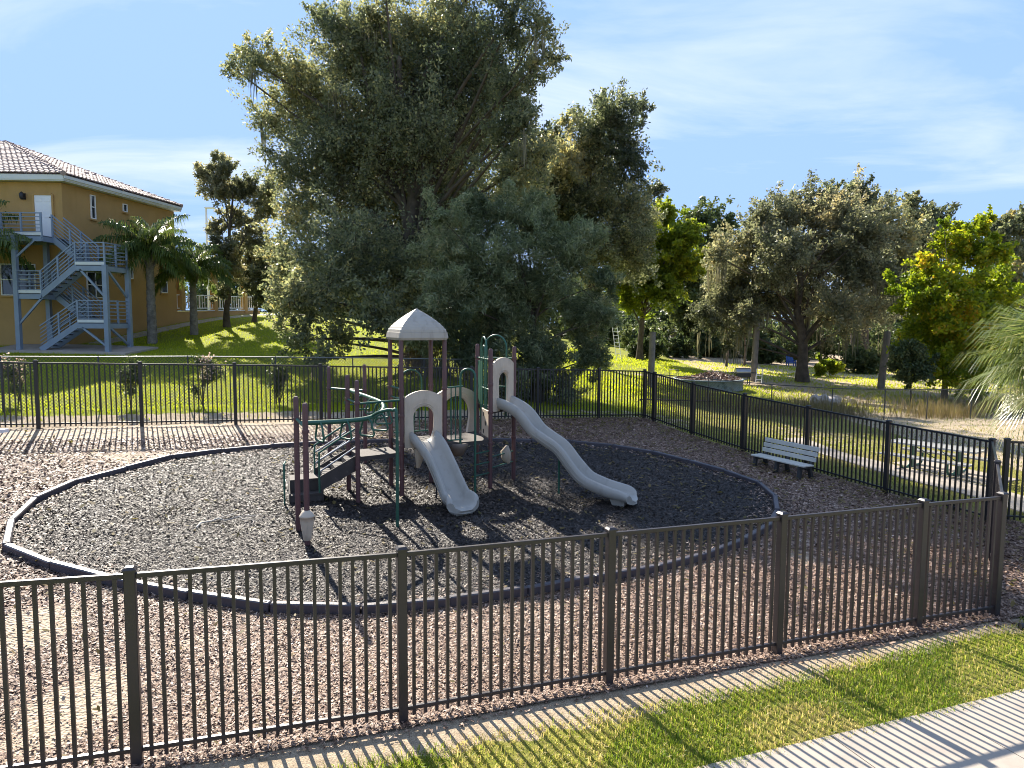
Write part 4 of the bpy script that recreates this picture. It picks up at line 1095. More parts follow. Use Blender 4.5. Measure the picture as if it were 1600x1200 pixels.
# ------------------------------------------------------------------ foliage
def clumps(lobes, nleaf, ll, lw, r, sprig=1.0, up=.25, gap=0.0):
    """leaves along twigs that radiate inside each lobe; returns verts, quads, tint and twig segments"""
    lob = np.array(lobes); w = lob[:, 3] ** 2; w = w / w.sum()
    V, TI, tw = [], [], []
    for (cx, cy, cz, R), wi in zip(lob, w):
        n = int(nleaf * wi)
        nt_ = max(14, int(16 * R * R + 14))
        d = r.normal(size=(nt_, 3)); d[:, 2] += up; d /= np.linalg.norm(d, axis=1, keepdims=True)
        sh_ = (r.random(nt_) < .16); d[sh_, 2] = np.abs(d[sh_, 2]) + .25; d /= np.linalg.norm(d, axis=1, keepdims=True)
        ln = R * (r.beta(3.0, 1.5, nt_) * .95 + sh_ * r.uniform(.08, .42, nt_) * sprig)
        bend = r.normal(0, .16 * R, (nt_, 3))
        st = np.array((cx, cy, cz)) + r.normal(0, .22 * R, (nt_, 3))
        pw = ln ** 1.6; k = r.choice(nt_, n, p=pw / pw.sum())
        t = r.beta(2.1, 1.1, n)
        sig = (.05 + .062 * R) * (1.25 - .55 * t)
        p = st[k] + d[k] * (ln[k] * t)[:, None] + bend[k] * (t * t)[:, None] + r.normal(size=(n, 3)) * sig[:, None]
        a = d[k] * .6 + r.normal(size=(n, 3)); a /= np.linalg.norm(a, axis=1, keepdims=True)
        b = np.cross(a, r.normal(size=(n, 3))); b /= np.linalg.norm(b, axis=1, keepdims=True) + 1e-9
        L = (ll * r.uniform(.65, 1.3, n) / 2)[:, None]; Wd = (lw * r.uniform(.7, 1.25, n) / 2)[:, None]
        V.append(np.stack([p - a * L, p + b * Wd - a * L * .1, p + a * L, p - b * Wd - a * L * .1], 1).reshape(-1, 3))
        tl = r.normal(.0, .15); tk = r.normal(0, .12, nt_)
        TI.append(np.clip(r.beta(2, 2.4, n) + tl + tk[k], 0, 1))
        for q in range(nt_):
            if r.random() < .5: tw.append((st[q], st[q] + d[q] * ln[q] * .5 + bend[q] * .25, st[q] + d[q] * ln[q] * .92 + bend[q] * .85, R))
    V = np.concatenate(V); n = len(V) // 4
    return V, np.arange(n * 4).reshape(-1, 4), np.concatenate(TI), tw
def branch_mesh(tw, thick=.011):
    Vs, Fs = [], []; o = 0
    for p0, p1, p2, R in tw:
        for i, (p, rr) in enumerate(((p0, thick * 1.6), (p1, thick), (p2, thick * .4))):
            d = (p2 - p0); d = d / (np.linalg.norm(d) + 1e-9); u = np.cross(d, (.3, .5, .81)); u /= np.linalg.norm(u) + 1e-9; w = np.cross(d, u)
            for k in range(3):
                a = 2.094 * k; Vs.append(p + (u * math.cos(a) + w * math.sin(a)) * rr)
        for i in range(2):
            for k in range(3):
                k2 = (k + 1) % 3; Fs.append((o + i * 3 + k, o + i * 3 + k2, o + i * 3 + 3 + k2, o + i * 3 + 3 + k))
        o += 9
    return np.array(Vs), np.array(Fs)
def tree(name, label, base, lobes, nleaf, leaf, lmat, bark='bark', tr=.3, top=None, seed=1, group=None, moss=0, sprig=1.0, cat='tree', stems=None, lowf=.35):
    r = np.random.default_rng(seed)
    bx, by = base; b0 = gz(bx, by)
    root = thing(name, label, cat, (bx, by, b0), group); off = np.array((bx, by, b0))
    lobes = [np.asarray(l, float) for l in lobes]
    V, F, ti, tw = clumps(lobes, nleaf, leaf[0], leaf[1], r, sprig)
    link('crown', np_mesh('crown', V - off, F, ti), MAT[lmat], root)
    # trunk leaning into the crown's middle
    zs = [l[2] for l in lobes]; cx = np.average([l[0] for l in lobes], weights=[l[3] for l in lobes]); cy = np.average([l[1] for l in lobes], weights=[l[3] for l in lobes])
    ztop = np.percentile(zs, 75) if top is None else top
    n = 9; path = []
    for i in range(n):
        t = i / (n - 1); path.append(Vector((bx + (cx - bx) * t ** 1.5 + r.normal(0, tr * .25) * (i > 0), by + (cy - by) * t ** 1.5 + r.normal(0, tr * .25) * (i > 0), b0 - .15 + (ztop - b0) * t)))
    m = MB()
    R0 = [tr * (1.35 if i == 0 else 1) * (1 - .78 * i / (n - 1)) for i in range(n)]
    sp_ = smooth_path(path, 3); m.tube(sp_, list(np.interp(np.linspace(0, 1, len(sp_)), np.linspace(0, 1, n), R0)), 10)
    m.build('trunk', MAT[bark], root)
    for l in lobes:
        m = MB(); zz = b0 + (l[2] - b0) * (lowf + .35 * r.random()); k = int(np.argmin([abs(p.z - zz) for p in sp_])); s_ = sp_[k]
        e = Vector(l[:3]); mid = s_.lerp(e, .5) + Vector((r.normal(0, .12), r.normal(0, .12), .12)) * l[3]
        rb = tr * .30 * min(1.2, .4 + l[3] / 3)
        m.tube(smooth_path([s_, mid, e], 4), list(np.linspace(rb, rb * .28, 9)), 6, caps=False)
        m.build('limb', MAT[bark], root)
    if tw:
        Vb, Fb = branch_mesh(tw); stuff(link('twigs', np_mesh('twigs', Vb - off, Fb), MAT[bark], root))
    if moss:
        P = []; T = []
        for _ in range(moss):
            l = lobes[r.integers(len(lobes))]; a = r.uniform(0, 6.28); q = np.array((l[0] + math.cos(a) * l[3] * .8 * r.random(), l[1] + math.sin(a) * l[3] * .8, l[2] - l[3] * r.uniform(.3, .8)))
            for _s in range(10):
                o = q + r.normal(0, .16, 3); Lm = r.uniform(.5, 1.9); w_ = r.uniform(.015, .04); a2 = r.uniform(0, 6.28); sx = np.array((math.cos(a2), math.sin(a2), 0)) * w_
                dr = np.array((r.normal(0, .05), r.normal(0, .05), -1)) * Lm
                P += [o - sx, o + sx, o + dr * .5 + sx * .8 + r.normal(0, .03, 3), o + dr * .5 - sx * .8, o + dr]; T.append(r.random())
        P = np.array(P) - off; n = len(T); k = np.arange(n)[:, None] * 5
        Fm = np.concatenate([k + np.array([[0, 1, 2]]), k + np.array([[0, 2, 3]]), k + np.array([[3, 2, 4]])])
        stuff(link('moss', np_mesh('moss', P, Fm, np.tile(T, 3)), MAT['moss'], root))
    return root
def LB(Y, lst, dy=1.5, seed=3, near=None):
    r = np.random.default_rng(seed); out = []
    for u, v, rp_ in lst:
        y = (Y if near is None else Y + (near - Y) * min(1, max(0, (v - 330) / 190))) + r.uniform(-dy, dy); p = at(u, v, y); out.append((p[0], p[1], p[2], 1.13 * rp_ * y / FPX))
    return out

# the great oak behind the back fence
oakL = [(600, -28, 40), (760, -45, 60), (825, -18, 40), (690, -30, 46), (830, 250, 44), (800, 300, 46), (770, 170, 50), (820, 190, 30), (560, 62, 52), (530, 40, 24), (655, 80, 56), (720, 52, 50), (790, 48, 44), (700, 30, 26), (840, 50, 30), (590, 30, 22), (862, 98, 22), (830, 110, 30), (540, 110, 66), (460, 120, 44), (410, 105, 36), (372, 112, 26), (385, 82, 16), (620, 120, 86), (715, 140, 86), (800, 150, 46), (475, 190, 66), (420, 190, 32), (560, 210, 80), (660, 230, 84), (750, 235, 62), (455, 270, 52), (540, 310, 80), (640, 330, 84), (725, 325, 64), (470, 350, 52), (445, 420, 36), (540, 405, 74), (630, 430, 76), (505, 470, 58), (590, 500, 50), (470, 530, 38), (530, 535, 28), (700, 430, 60), (440, 480, 30), (500, 30, 26), (600, 270, 70), (690, 290, 70), (520, 250, 60), (590, 370, 66), (690, 390, 66), (590, 90, 66), (680, 80, 70), (770, 100, 66), (800, 210, 46), (560, 450, 60), (640, 490, 50), (450, 470, 44), (480, 420, 44), (500, 560, 24), (690, 190, 70), (610, 180, 70), (490, 150, 50)]
tree('oak_tree', 'huge spreading oak filling the middle of the sky behind the playground', (-5.0, 37.0), LB(38.5, [l for l in oakL if l[0] <= 775 or l[1] >= 330], 2.8, 3, 27.5) + LB(32.5, [l for l in oakL if l[0] > 775 and l[1] < 330], 1.2, 4), 285000, (.19, .088), 'oak_leaf', 'bark', .55, seed=11, moss=20)
oakR = [(852, 262, 36), (872, 235, 26), (850, 225, 16), (858, 310, 40), (960, 195, 46), (1000, 170, 20), (925, 222, 48), (880, 262, 44), (985, 250, 38), (935, 285, 56), (1020, 300, 18), (965, 335, 54), (890, 330, 54), (1000, 345, 34), (850, 300, 36), (862, 215, 18), (885, 195, 14), (940, 158, 14), (905, 185, 12), (975, 380, 46), (1035, 296, 9), (990, 420, 36), (820, 250, 34), (840, 330, 44), (800, 290, 40), (880, 370, 50), (930, 400, 50)]
tree('oak_tree', 'dark oak with upright twigs right of the huge oak, behind the grey shrub', (5.9, 49.0), LB(48.5, oakR, 2.2, 5), 115000, (.22, .105), 'oak_leaf', 'bark', .35, seed=12)
fe = [(700, 395, 50), (755, 355, 42), (820, 360, 52), (880, 415, 54), (765, 430, 62), (840, 470, 64), (700, 470, 52), (905, 500, 48), (925, 560, 34), (780, 530, 58), (860, 560, 48), (725, 555, 46), (668, 520, 34), (945, 500, 22), (800, 600, 40), (880, 610, 30), (840, 610, 36), (740, 330, 20), (850, 345, 22), (905, 375, 26), (950, 440, 26), (690, 340, 16)]
tree('feathery_tree', 'grey green feathery leaved tree drooping over the back fence behind the slides', (1.0, 28.2), LB(28.0, fe, 1.2, 7), 120000, (.23, .042), 'feather_leaf', 'bark', .22, seed=13, sprig=1.4)
# thicket of bare stems left of it
r = np.random.default_rng(5)
thk = thing('thicket', 'brown tangle of bare stems and dead vines under the huge oak', 'thicket', (-3.6, 33.5, gz(-3.6, 33.5)))
m = MB()
for _ in range(150):
    x_, y_ = r.uniform(-5.2, -1.2), r.uniform(32.6, 34.6); h_ = r.uniform(1.2, 3.6); g0 = gz(x_, y_)
    m.tube([(x_, y_, g0), (x_ + r.normal(0, .15), y_, g0 + h_ * .5), (x_ + r.normal(0, .4), y_ + r.normal(0, .2), g0 + h_)], [.022, .016, .006], 5, caps=False)
stuff(m.build('stems', MAT['bark_pale'], thk))
V, F, ti, tw = clumps([(-4.4, 33.6, gz(-4.4, 33.6) + 1.0, .9), (-3.2, 33.4, gz(-3, 33) + 1.6, 1.1), (-2.2, 33.2, gz(-2, 33) + 1.2, 1.0), (-1.5, 32.8, gz(-2, 33) + 2.4, 1.0)], 9000, .13, .05, r)
link('leaves', np_mesh('leaves', V - np.array(thk.location), F, ti), MAT['weed'], thk)

# young trees along the walk by the building
y1 = [(318, 278, 20), (345, 268, 22), (352, 300, 24), (385, 300, 24), (410, 330, 24), (372, 345, 22), (335, 300, 18), (392, 378, 26), (350, 395, 26), (365, 425, 24), (335, 360, 16), (345, 455, 14), (420, 300, 20), (350, 250, 8)]
tree('young_oak', 'young brownish oak with an uneven crown beside the palms', (-17.6, 43.5), LB(43.5, y1, .9, 9), 26000, (.21, .10), 'oak_leaf_brown', 'bark', .20, seed=21)
y2 = [(395, 405, 26), (415, 425, 26), (385, 440, 22), (410, 460, 20), (435, 400, 24), (430, 455, 20)]
tree('young_oak', 'young oak furthest up the walk, half hidden by the huge oak', (-17.0, 46.5), LB(46.5, y2, .8, 10), 14000, (.22, .11), 'oak_leaf', 'bark', .17, seed=22)

# trees of the right hand field
lime = [(1040, 345, 26), (1065, 375, 28), (1015, 380, 34), (1050, 410, 38), (1000, 430, 36), (1030, 455, 34), (985, 470, 26), (1075, 420, 26), (970, 440, 28), (1045, 330, 16)]
tree('leaning_tree', 'bright lime green tree with a forked leaning trunk beside the ladder', (11.4, 63.0), LB(62, lime, 2, 14), 36000, (.36, .19), 'lime_leaf', 'bark', .30, seed=31)
moss_o = [(1215, 350, 44), (1260, 335, 40), (1310, 345, 44), (1350, 370, 46), (1170, 390, 44), (1220, 410, 54), (1280, 410, 56), (1340, 430, 52), (1380, 440, 36), (1140, 430, 40), (1190, 460, 44), (1130, 475, 36), (1105, 500, 28), (1250, 470, 48), (1310, 490, 46), (1360, 490, 40), (1160, 500, 30), (1120, 400, 26), (1290, 312, 20), (1240, 318, 16), (1185, 345, 22), (1140, 535, 16)]
tree('mossy_oak', 'broad grey brown oak draped with hanging moss in the right field', (20.66, 49.9), LB(50, moss_o, 3.0, 15), 100000, (.24, .115), 'oak_leaf_brown', 'bark', .42, seed=32, moss=70)
mid_d = [(1090, 350, 30), (1110, 400, 36), (1085, 440, 38), (1100, 480, 34), (1060, 480, 30), (1130, 360, 26), (1080, 520, 26), (1120, 440, 36)]
tree('dark_tree', 'dark green tree between the lime tree and the mossy oak', (19.5, 76.0), LB(74, mid_d, 2, 16), 24000, (.42, .22), 'dark_leaf', 'bark', .35, seed=33)
back1 = [(1320, 330, 36), (1370, 345, 34), (1300, 310, 18), (1345, 310, 22), (1400, 380, 40), (1380, 430, 40), (1330, 400, 40), (1410, 440, 34)]
tree('dark_tree', 'tall dark oak crown rising just behind the mossy oak', (33.0, 66.0), LB(66, back1, 2, 17), 34000, (.33, .16), 'oak_leaf', 'bark', .4, seed=34, moss=24)
back2 = [(1430, 345, 26), (1465, 355, 28), (1425, 315, 13), (1450, 385, 36), (1485, 380, 22), (1410, 400, 26), (1430, 440, 30), (1400, 470, 30)]
tree('dark_tree', 'tall dark oak crown peeping above the yellowing maple', (41.0, 72.0), LB(72, back2, 2, 18), 26000, (.36, .18), 'oak_leaf', 'bark', .4, seed=35, moss=16)
back3 = [(1560, 370, 26), (1590, 360, 30), (1600, 410, 34), (1570, 440, 34), (1610, 460, 34), (1545, 395, 16), (1575, 345, 12), (1640, 400, 40)]
tree('dark_tree', 'dark tree at the right edge behind the yellowing maple', (41.0, 58.0), LB(58, back3, 2, 19), 26000, (.32, .16), 'oak_leaf', 'bark', .35, seed=36)
maple = [(1450, 420, 32), (1500, 390, 36), (1545, 395, 28), (1470, 375, 13), (1530, 360, 16), (1430, 470, 36), (1480, 470, 50), (1540, 460, 46), (1440, 520, 36), (1500, 530, 52), (1555, 520, 42), (1470, 575, 38), (1530, 580, 42), (1440, 565, 24), (1475, 350, 8), (1545, 340, 8), (1500, 360, 12)]
tree('maple_tree', 'bright yellow green maple turning orange in the right field', (25.7, 41.6), LB(41.5, maple, 1.5, 20), 60000, (.21, .15), 'maple_leaf', 'bark_pale', .16, seed=37)
sm = [(1410, 560, 18), (1430, 548, 16), (1440, 575, 18), (1408, 582, 14), (1425, 590, 16), (1395, 570, 10)]
tree('small_tree', 'small dark green leafy sapling in front of the maple', (22.6, 39.6), LB(39.4, sm, .5, 22), 9000, (.17, .10), 'dark_leaf', 'bark', .05, seed=38)
sb = [(1290, 572, 12), (1305, 575, 12), (1280, 578, 9)]
tree('shrub', 'round yellow green shrub right of the mossy oak trunk', (25.4, 56.0), LB(55.8, sb, .5, 23), 5000, (.22, .13), 'lime_leaf', 'bark', .05, seed=39, cat='shrub')
# far belt of woodland that closes the view
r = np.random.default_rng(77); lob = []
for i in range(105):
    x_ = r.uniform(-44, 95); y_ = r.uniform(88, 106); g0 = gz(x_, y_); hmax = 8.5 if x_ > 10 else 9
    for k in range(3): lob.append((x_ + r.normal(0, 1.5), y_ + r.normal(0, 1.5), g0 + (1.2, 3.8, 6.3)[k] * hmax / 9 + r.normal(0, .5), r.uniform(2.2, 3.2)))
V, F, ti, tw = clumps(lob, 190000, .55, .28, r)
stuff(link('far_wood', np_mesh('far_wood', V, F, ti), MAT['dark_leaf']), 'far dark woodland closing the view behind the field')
# pale slender trunks in the shade, shrubs under the trees
for i, (u, v, Y, h_, lab) in enumerate([(1135, 560, 62, 3.2, 'thin pale moss hung trunk in the shade behind the round pool'), (1163, 556, 64, 2.6, 'thin pale trunk right of the moss hung one in the shade'), (1328, 560, 66, 3.6, 'pale trunk standing near the blue chair')]):
    p = at(u, v, Y); g0 = gz(p[0], Y)
    rt = thing('slim_tree', lab, 'tree', (p[0], Y, g0))
    MB().tube([(p[0], Y, g0 - .1), (p[0] + .1, Y, g0 + h_ * .5), (p[0] - .05, Y + .2, g0 + h_ + 1.5)], [.14, .10, .05], 7).build('trunk', MAT['bark_pale'], rt)
    V, F, ti, tw = clumps([(p[0], Y, g0 + h_ + 1.5, 1.5), (p[0] + .8, Y + .5, g0 + h_ + 2.2, 1.4)], 5000, .32, .16, np.random.default_rng(i))
    link('crown', np_mesh('crown', V - np.array(rt.location), F, ti), MAT['oak_leaf_brown'], rt)
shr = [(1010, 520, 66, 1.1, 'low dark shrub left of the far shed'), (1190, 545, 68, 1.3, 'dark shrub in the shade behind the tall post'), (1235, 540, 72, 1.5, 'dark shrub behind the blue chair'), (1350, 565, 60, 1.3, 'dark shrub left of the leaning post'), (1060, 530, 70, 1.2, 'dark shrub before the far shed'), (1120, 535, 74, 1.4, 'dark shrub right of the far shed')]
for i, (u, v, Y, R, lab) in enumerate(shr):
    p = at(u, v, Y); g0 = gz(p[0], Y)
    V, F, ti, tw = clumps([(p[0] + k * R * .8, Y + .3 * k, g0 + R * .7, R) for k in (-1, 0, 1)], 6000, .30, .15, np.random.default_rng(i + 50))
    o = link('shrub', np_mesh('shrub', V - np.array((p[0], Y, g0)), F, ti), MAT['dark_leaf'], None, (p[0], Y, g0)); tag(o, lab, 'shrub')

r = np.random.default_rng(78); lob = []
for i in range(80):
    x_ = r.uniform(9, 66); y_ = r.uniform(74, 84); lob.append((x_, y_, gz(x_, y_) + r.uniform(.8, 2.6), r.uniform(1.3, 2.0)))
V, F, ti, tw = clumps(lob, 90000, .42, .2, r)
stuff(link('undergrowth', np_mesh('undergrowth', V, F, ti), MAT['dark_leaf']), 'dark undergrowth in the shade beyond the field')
# flowering bushes behind the back fence
bu = [((-15.05, 21.3), 1.4, .36, 'pink flowering bush furthest left behind the back fence'), ((-11.95, 21.9), 1.45, .36, 'slim dark leafed bush second from left behind the back fence'), ((-10.05, 22.75), 1.55, .36, 'pale pink flowering bush tallest behind the back fence'), ((-7.95, 23.9), 1.25, .42, 'small sparse bush in front of the chain link post')]
for i, ((x_, y_), h_, R, lab) in enumerate(bu):
    g0 = gz(x_, y_); rt = thing('flowering_bush', lab, 'bush', (x_, y_, g0), 'young bushes behind the back fence'); rr = np.random.default_rng(90 + i)
    m = MB()
    for k in range(5): m.tube([(x_, y_, g0), (x_ + rr.normal(0, .1), y_ + rr.normal(0, .1), g0 + h_ * .5), (x_ + rr.normal(0, .3), y_ + rr.normal(0, .25), g0 + h_ * rr.uniform(.7, 1))], [.016, .011, .005], 5)
    m.build('stems', MAT['bark'], rt)
    lb = [(x_ + rr.normal(0, .16), y_ + rr.normal(0, .16), g0 + h_ * t, R * s_) for t, s_ in ((.35, .5), (.55, .8), (.72, .95), (.88, .8))]
    V, F, ti, tw = clumps(lb, 2600, .075, .04, rr); link('leaves', np_mesh('leaves', V - np.array((x_, y_, g0)), F, ti), MAT['dark_leaf'], rt)
    if i in (0, 2):
        V, F, ti, tw = clumps([(l[0], l[1], l[2] + .1, l[3] * 1.05) for l in lb[1:]], 420, .065, .055, rr); stuff(link('flowers', np_mesh('flowers', V - np.array((x_, y_, g0)), F, ti), MAT['flower'], rt))
# dry weeds behind the right chain-link fence
rr = np.random.default_rng(4); n0 = 26000
x = rr.uniform(9, 30, n0); y = rr.uniform(31.5, 40, n0)
yf = 31.0 + (x - 11.5) * .215
hm = np.clip(.5 + .9 * patch(x, y, .8, 4), .12, 1)
ok = (y > yf + .3) & (rr.random(n0) < hm * np.exp(-(y - yf - .5) / 2.6)) & (np.abs(x) < .8 * y)
blades('dry_weeds', x[ok], y[ok], (.35, 1.05), (.012, .03), MAT['weed'], 'tall dry weeds and seed heads behind the dark chain link fence', .5, 9)

# ------------------------------------------------------------------ palms
def queen_palm(label, base, zt, fronds, L, seed, droop=1.0, dirs=None, r0=.17, lean=(0, 0)):
    rr = np.random.default_rng(seed); bx, by = base; b0 = gz(bx, by)
    root = thing('palm_tree', label, 'palm tree', (bx, by, b0), 'palms beside the yellow building'); off = np.array((bx, by, b0))
    m = MB(); n = 26; pts = []; R = []
    for i in range(n):
        t = i / (n - 1); pts.append((bx + lean[0] * t, by + lean[1] * t, b0 - .1 + (zt - b0 - .0) * t)); R.append(r0 * (1.15 - .35 * t) * (1.08 if i % 2 else .97))
    m.tube(pts, R, 10); m.build('trunk', MAT['palm_bark'], root)
    m = MB(); top = np.array((bx + lean[0], by + lean[1], zt))
    for k in range(14):       # old leaf bases
        a = k * 2.4; h_ = -.75 + .055 * k; d = np.array((math.cos(a), math.sin(a), 0))
        m.tube([top + d * r0 * .6 + (0, 0, h_), top + d * (r0 * 1.3) + (0, 0, h_ + .28), top + d * r0 * 1.9 + (0, 0, h_ + .5)], [.07, .05, .02], 5)
    m.build('leaf_bases', MAT['palm_bark'], root)
    for k in range(fronds):
        a = k * 2.39996 + rr.normal(0, .15); el = (1.45 - 1.45 * (k / fronds)) if dirs is None else dirs[k][1]
        if dirs is not None: a = dirs[k][0]
        Lf = L * rr.uniform(.85, 1.1); steps = 16
        p = top.copy(); pts = [p.copy()]; e = el
        for s_ in range(steps):
            e -= droop * (.055 + .075 * s_ / steps) * (1 + .2 * rr.normal())
            p = p + np.array((math.cos(a) * math.cos(e), math.sin(a) * math.cos(e), math.sin(e))) * Lf / steps; pts.append(p.copy())
        mb = MB(); mb.tube(pts, list(np.linspace(.028, .005, steps + 1)), 5)
        V = []; T = []; side = np.array((-math.sin(a), math.cos(a), 0))
        nl = 62
        for j in range(nl):
            t = .14 + .86 * j / nl; q = t * steps; i0 = min(int(q), steps - 1); o = pts[i0] + (pts[i0 + 1] - pts[i0]) * (q - i0); T_ = pts[i0 + 1] - pts[i0]; T_ = T_ / np.linalg.norm(T_)
            for sg in (-1, 1):
                lf = Lf * .26 * (math.sin(math.pi * min(1, t * .93 + .12)) ** .6 + .12) * rr.uniform(.8, 1.15)
                d = side * sg * .72 + T_ * .42 + np.array((0, 0, rr.normal(.02, .22))); d /= np.linalg.norm(d)
                d2 = d * .4 + np.array((0, 0, -1.0)); w_ = np.cross(d, (0, 0, 1)); w_ = w_ / (np.linalg.norm(w_) + 1e-6) * .026
                mid = o + d * lf * .5; tip = mid + d2 * lf * .55
                V += [o - w_ * .5, o + w_ * .5, mid + w_, mid - w_, tip]; T.append(np.clip(rr.beta(2, 2.2), 0, 1))
        V = np.array(V) - off; n_ = len(T); kk = np.arange(n_)[:, None] * 5
        Fq = np.concatenate([kk + np.array([[0, 1, 2]]), kk + np.array([[0, 2, 3]]), kk + np.array([[3, 2, 4]])])
        fr = link('frond', np_mesh('frond', V, Fq, np.tile(T, 3)), MAT['palm_leaf'], root)
        rc_ = mb.build('rib', MAT['palm_leaf'], fr)
        rc_.data.vertices.foreach_set('co', (np.array(mb.v) - off).ravel()); 
    return root
pz = at(232, 398, 36.7)[2]
queen_palm('tall palm nearest the blue staircase', (-18.75, 36.7), pz, 28, 3.0, 1, 1.02, r0=.22)
pz = at(303, 425, 40)[2]
queen_palm('shorter palm second along the walk, right of the tall palm', (-18.05, 40.0), pz, 26, 2.7, 2, 1.05, r0=.2)
pz = at(-30, 400, 33)[2]
queen_palm('palm at the left edge with fronds hanging before the stairs', (-25.2, 32.4), pz + .2, 20, 3.7, 3, .95)

def fan_palm(label, c, R, nf, seed, trunk_h):
    rr = np.random.default_rng(seed); x_, y_, z_ = c; g0 = gz(x_, y_)
    root = thing('fan_palm', label, 'palm tree', (x_, y_, g0)); off = np.array((x_, y_, g0))
    MB().tube([(x_, y_, g0 - .1), (x_, y_, g0 + (z_ - g0) * .5), (x_, y_, z_)], [.22, .18, .20], 12).build('trunk', MAT['palm_bark'], root)
    for k in range(nf):
        a = k * 2.39996; el = 1.1 - 1.95 * (k / nf) + rr.normal(0, .08)
        d = np.array((math.cos(a) * math.cos(el), math.sin(a) * math.cos(el), math.sin(el)))
        top = np.array((x_, y_, z_)); stem = R * rr.uniform(.42, .55); hub = top + d * stem + np.array((0, 0, -.06 * stem))
        mb = MB(); mb.tube([top, top + d * stem * .5 + (0, 0, .02), hub], [.022, .016, .012], 5)
        side = np.cross(d, (0, 0, 1)); side /= np.linalg.norm(side) + 1e-6; up = np.cross(side, d)
        V = []; T = []; ns = 46
        for j in range(ns):
            b = (j / (ns - 1) - .5) * 3.9
            e = d * math.cos(b) + side * math.sin(b) + up * (.18 * math.cos(b) - .12 * abs(math.sin(b)))
            e /= np.linalg.norm(e); Ls = R * .68 * (1 - .25 * abs(b) / 2) * rr.uniform(.9, 1.1); w_ = np.cross(e, up); w_ = w_ / (np.linalg.norm(w_) + 1e-6) * .017
            o = hub - d * .12; p1 = o + e * Ls * .38; p2 = p1 + (e + np.array((0, 0, -.38))) * Ls * .32 + rr.normal(0, .015, 3); p3 = p2 + (e * .55 + np.array((0, 0, -.85))) * Ls * .34
            V += [o - w_ * .35, o + w_ * .35, p1 + w_, p1 - w_, p2 + w_ * .7, p2 - w_ * .7, p3]; T.append(np.clip(rr.beta(2, 2) + (.25 if el < -.4 else 0), 0, 1))
        V = np.array(V) - off; n_ = len(T); kk = np.arange(n_)[:, None] * 7
        Fq = np.concatenate([kk + np.array([q]) for q in ([0, 1, 2], [0, 2, 3], [3, 2, 4], [3, 4, 5], [5, 4, 6])])
        fr = link('frond', np_mesh('frond', V, Fq, np.tile(T, 5)), MAT['sabal_leaf'], root)
        mb.build('stalk', MAT['palm_leaf'], fr).data.vertices.foreach_set('co', (np.array(mb.v) - off).ravel())
    return root
fan_palm('fan palm with long pale drooping leaves at the right edge', (14.7, 18.6, 3.4), 2.6, 40, 5, 3)

# ------------------------------------------------------------------ building and staircase
bA = Vector((.135, .99, 0)).normalized(); bB = Vector((-1, -.04, 0)).normalized()
C0 = Vector((-22.05, 35, 0)); wlen = 9.0; Z0, ZE = 2.0, 10.85
bld = thing('apartment_building', 'ochre stucco building with clay tile roof on the left', 'building', (C0.x, C0.y, gz(C0.x, C0.y)))
foot = [C0, C0 + bA * wlen, C0 + bA * wlen + bB * 14, C0 + bB * 14]
MB().prism([p[:2] for p in foot], Z0, ZE - .02).build('wall', MAT['stucco'], bld)
# eaves board and roof
ov = .38
cn = C0 - bA * ov - bB * ov; fr_ = C0 + bA * (wlen + .08) - bB * ov; lf = C0 - bA * ov + bB * 14.6; bk = C0 + bA * (wlen + .08) + bB * 14.6
m = MB(); m.prism([p[:2] for p in (cn, fr_, bk, lf)], ZE, ZE + .05); m.build('soffit', MAT['fascia'], bld)
for p, q in ((cn, fr_), (lf, cn)):
    MB().bar(V3(p, ZE + .17), V3(q, ZE + .17), .06, .24).build('fascia', MAT['fascia'], bld)
MB().bar(V3(cn, ZE + .19), V3(fr_, ZE + .19), .16, .13).build('gutter', MAT['fascia'], bld)
apz = ZE + .30
ap1 = Vector(at(10, 224, 43.0)); ap2 = ap1 + bB * 5
m = MB(); k = .15
pts = [V3(cn - (bA + bB) * .06, apz), V3(fr_ + bA * .06 - bB * .06, apz), ap1, ap2, V3(lf, apz), V3(bk, apz)]
m.add(pts, [(0, 1, 2), (0, 2, 3, 4), (1, 5, 3, 2), (5, 4, 3), (0, 4, 5, 1)])
m.build('roof', MAT['tile'], bld)
def tiles(p0, p1, apex, name, rows, wv, depth=.06, frm=0, ap_b=None):
    """barrel tiles laid in courses on the triangle p0, p1, apex"""
    p0, p1, apex = Vector(p0), Vector(p1), Vector(apex); e = p1 - p0; L = e.length; e.normalize()
    fall = apex - p0; along = fall.dot(e); upv = fall - e * along; Hh = upv.length; upv.normalize(); nrm = e.cross(upv)
    if nrm.z < 0: nrm = -nrm
    V = []; F = []
    nb = int(L / wv)
    lim_r = L if ap_b is None else (Vector(ap_b) - p0).dot(e)
    for r in range(rows):
        h0, h1 = Hh * r / rows, Hh * (r + 1.06) / rows
        xl0 = along * (h0 / Hh); xr0 = L - (L - (along if ap_b is None else lim_r)) * (h0 / Hh)
        for k in range(nb):
            x = (k + .5) * wv
            if x < xl0 + wv * .35 or x > xr0 - wv * .35: continue
            i = len(V); jz = random.uniform(-.008, .008)
            for hh, lift in ((h0, depth * .62), (min(h1, Hh), depth * .1)):
                for a, b in ((-.48, .0), (-.25, .75), (0, 1), (.25, .75), (.48, 0)):
                    V.append(p0 + e * (x + a * wv) + upv * hh + nrm * (b * depth + lift + .012 + jz))
            for j in range(4): F.append((i + j, i + j + 1, i + j + 6, i + j + 5))
            F.append((i, i + 1, i + 2, i + 3, i + 4))
    mm = MB(); mm.add(V, F); o = mm.build(name, MAT['tile'], bld, fix=False); o['kind'] = 'stuff'; return o
tiles(pts[0], pts[1], ap1, 'roof_tiles', 22, .27, .075)
tiles(pts[4], pts[0], ap2, 'roof_tiles', 22, .27, .075, ap_b=ap1)
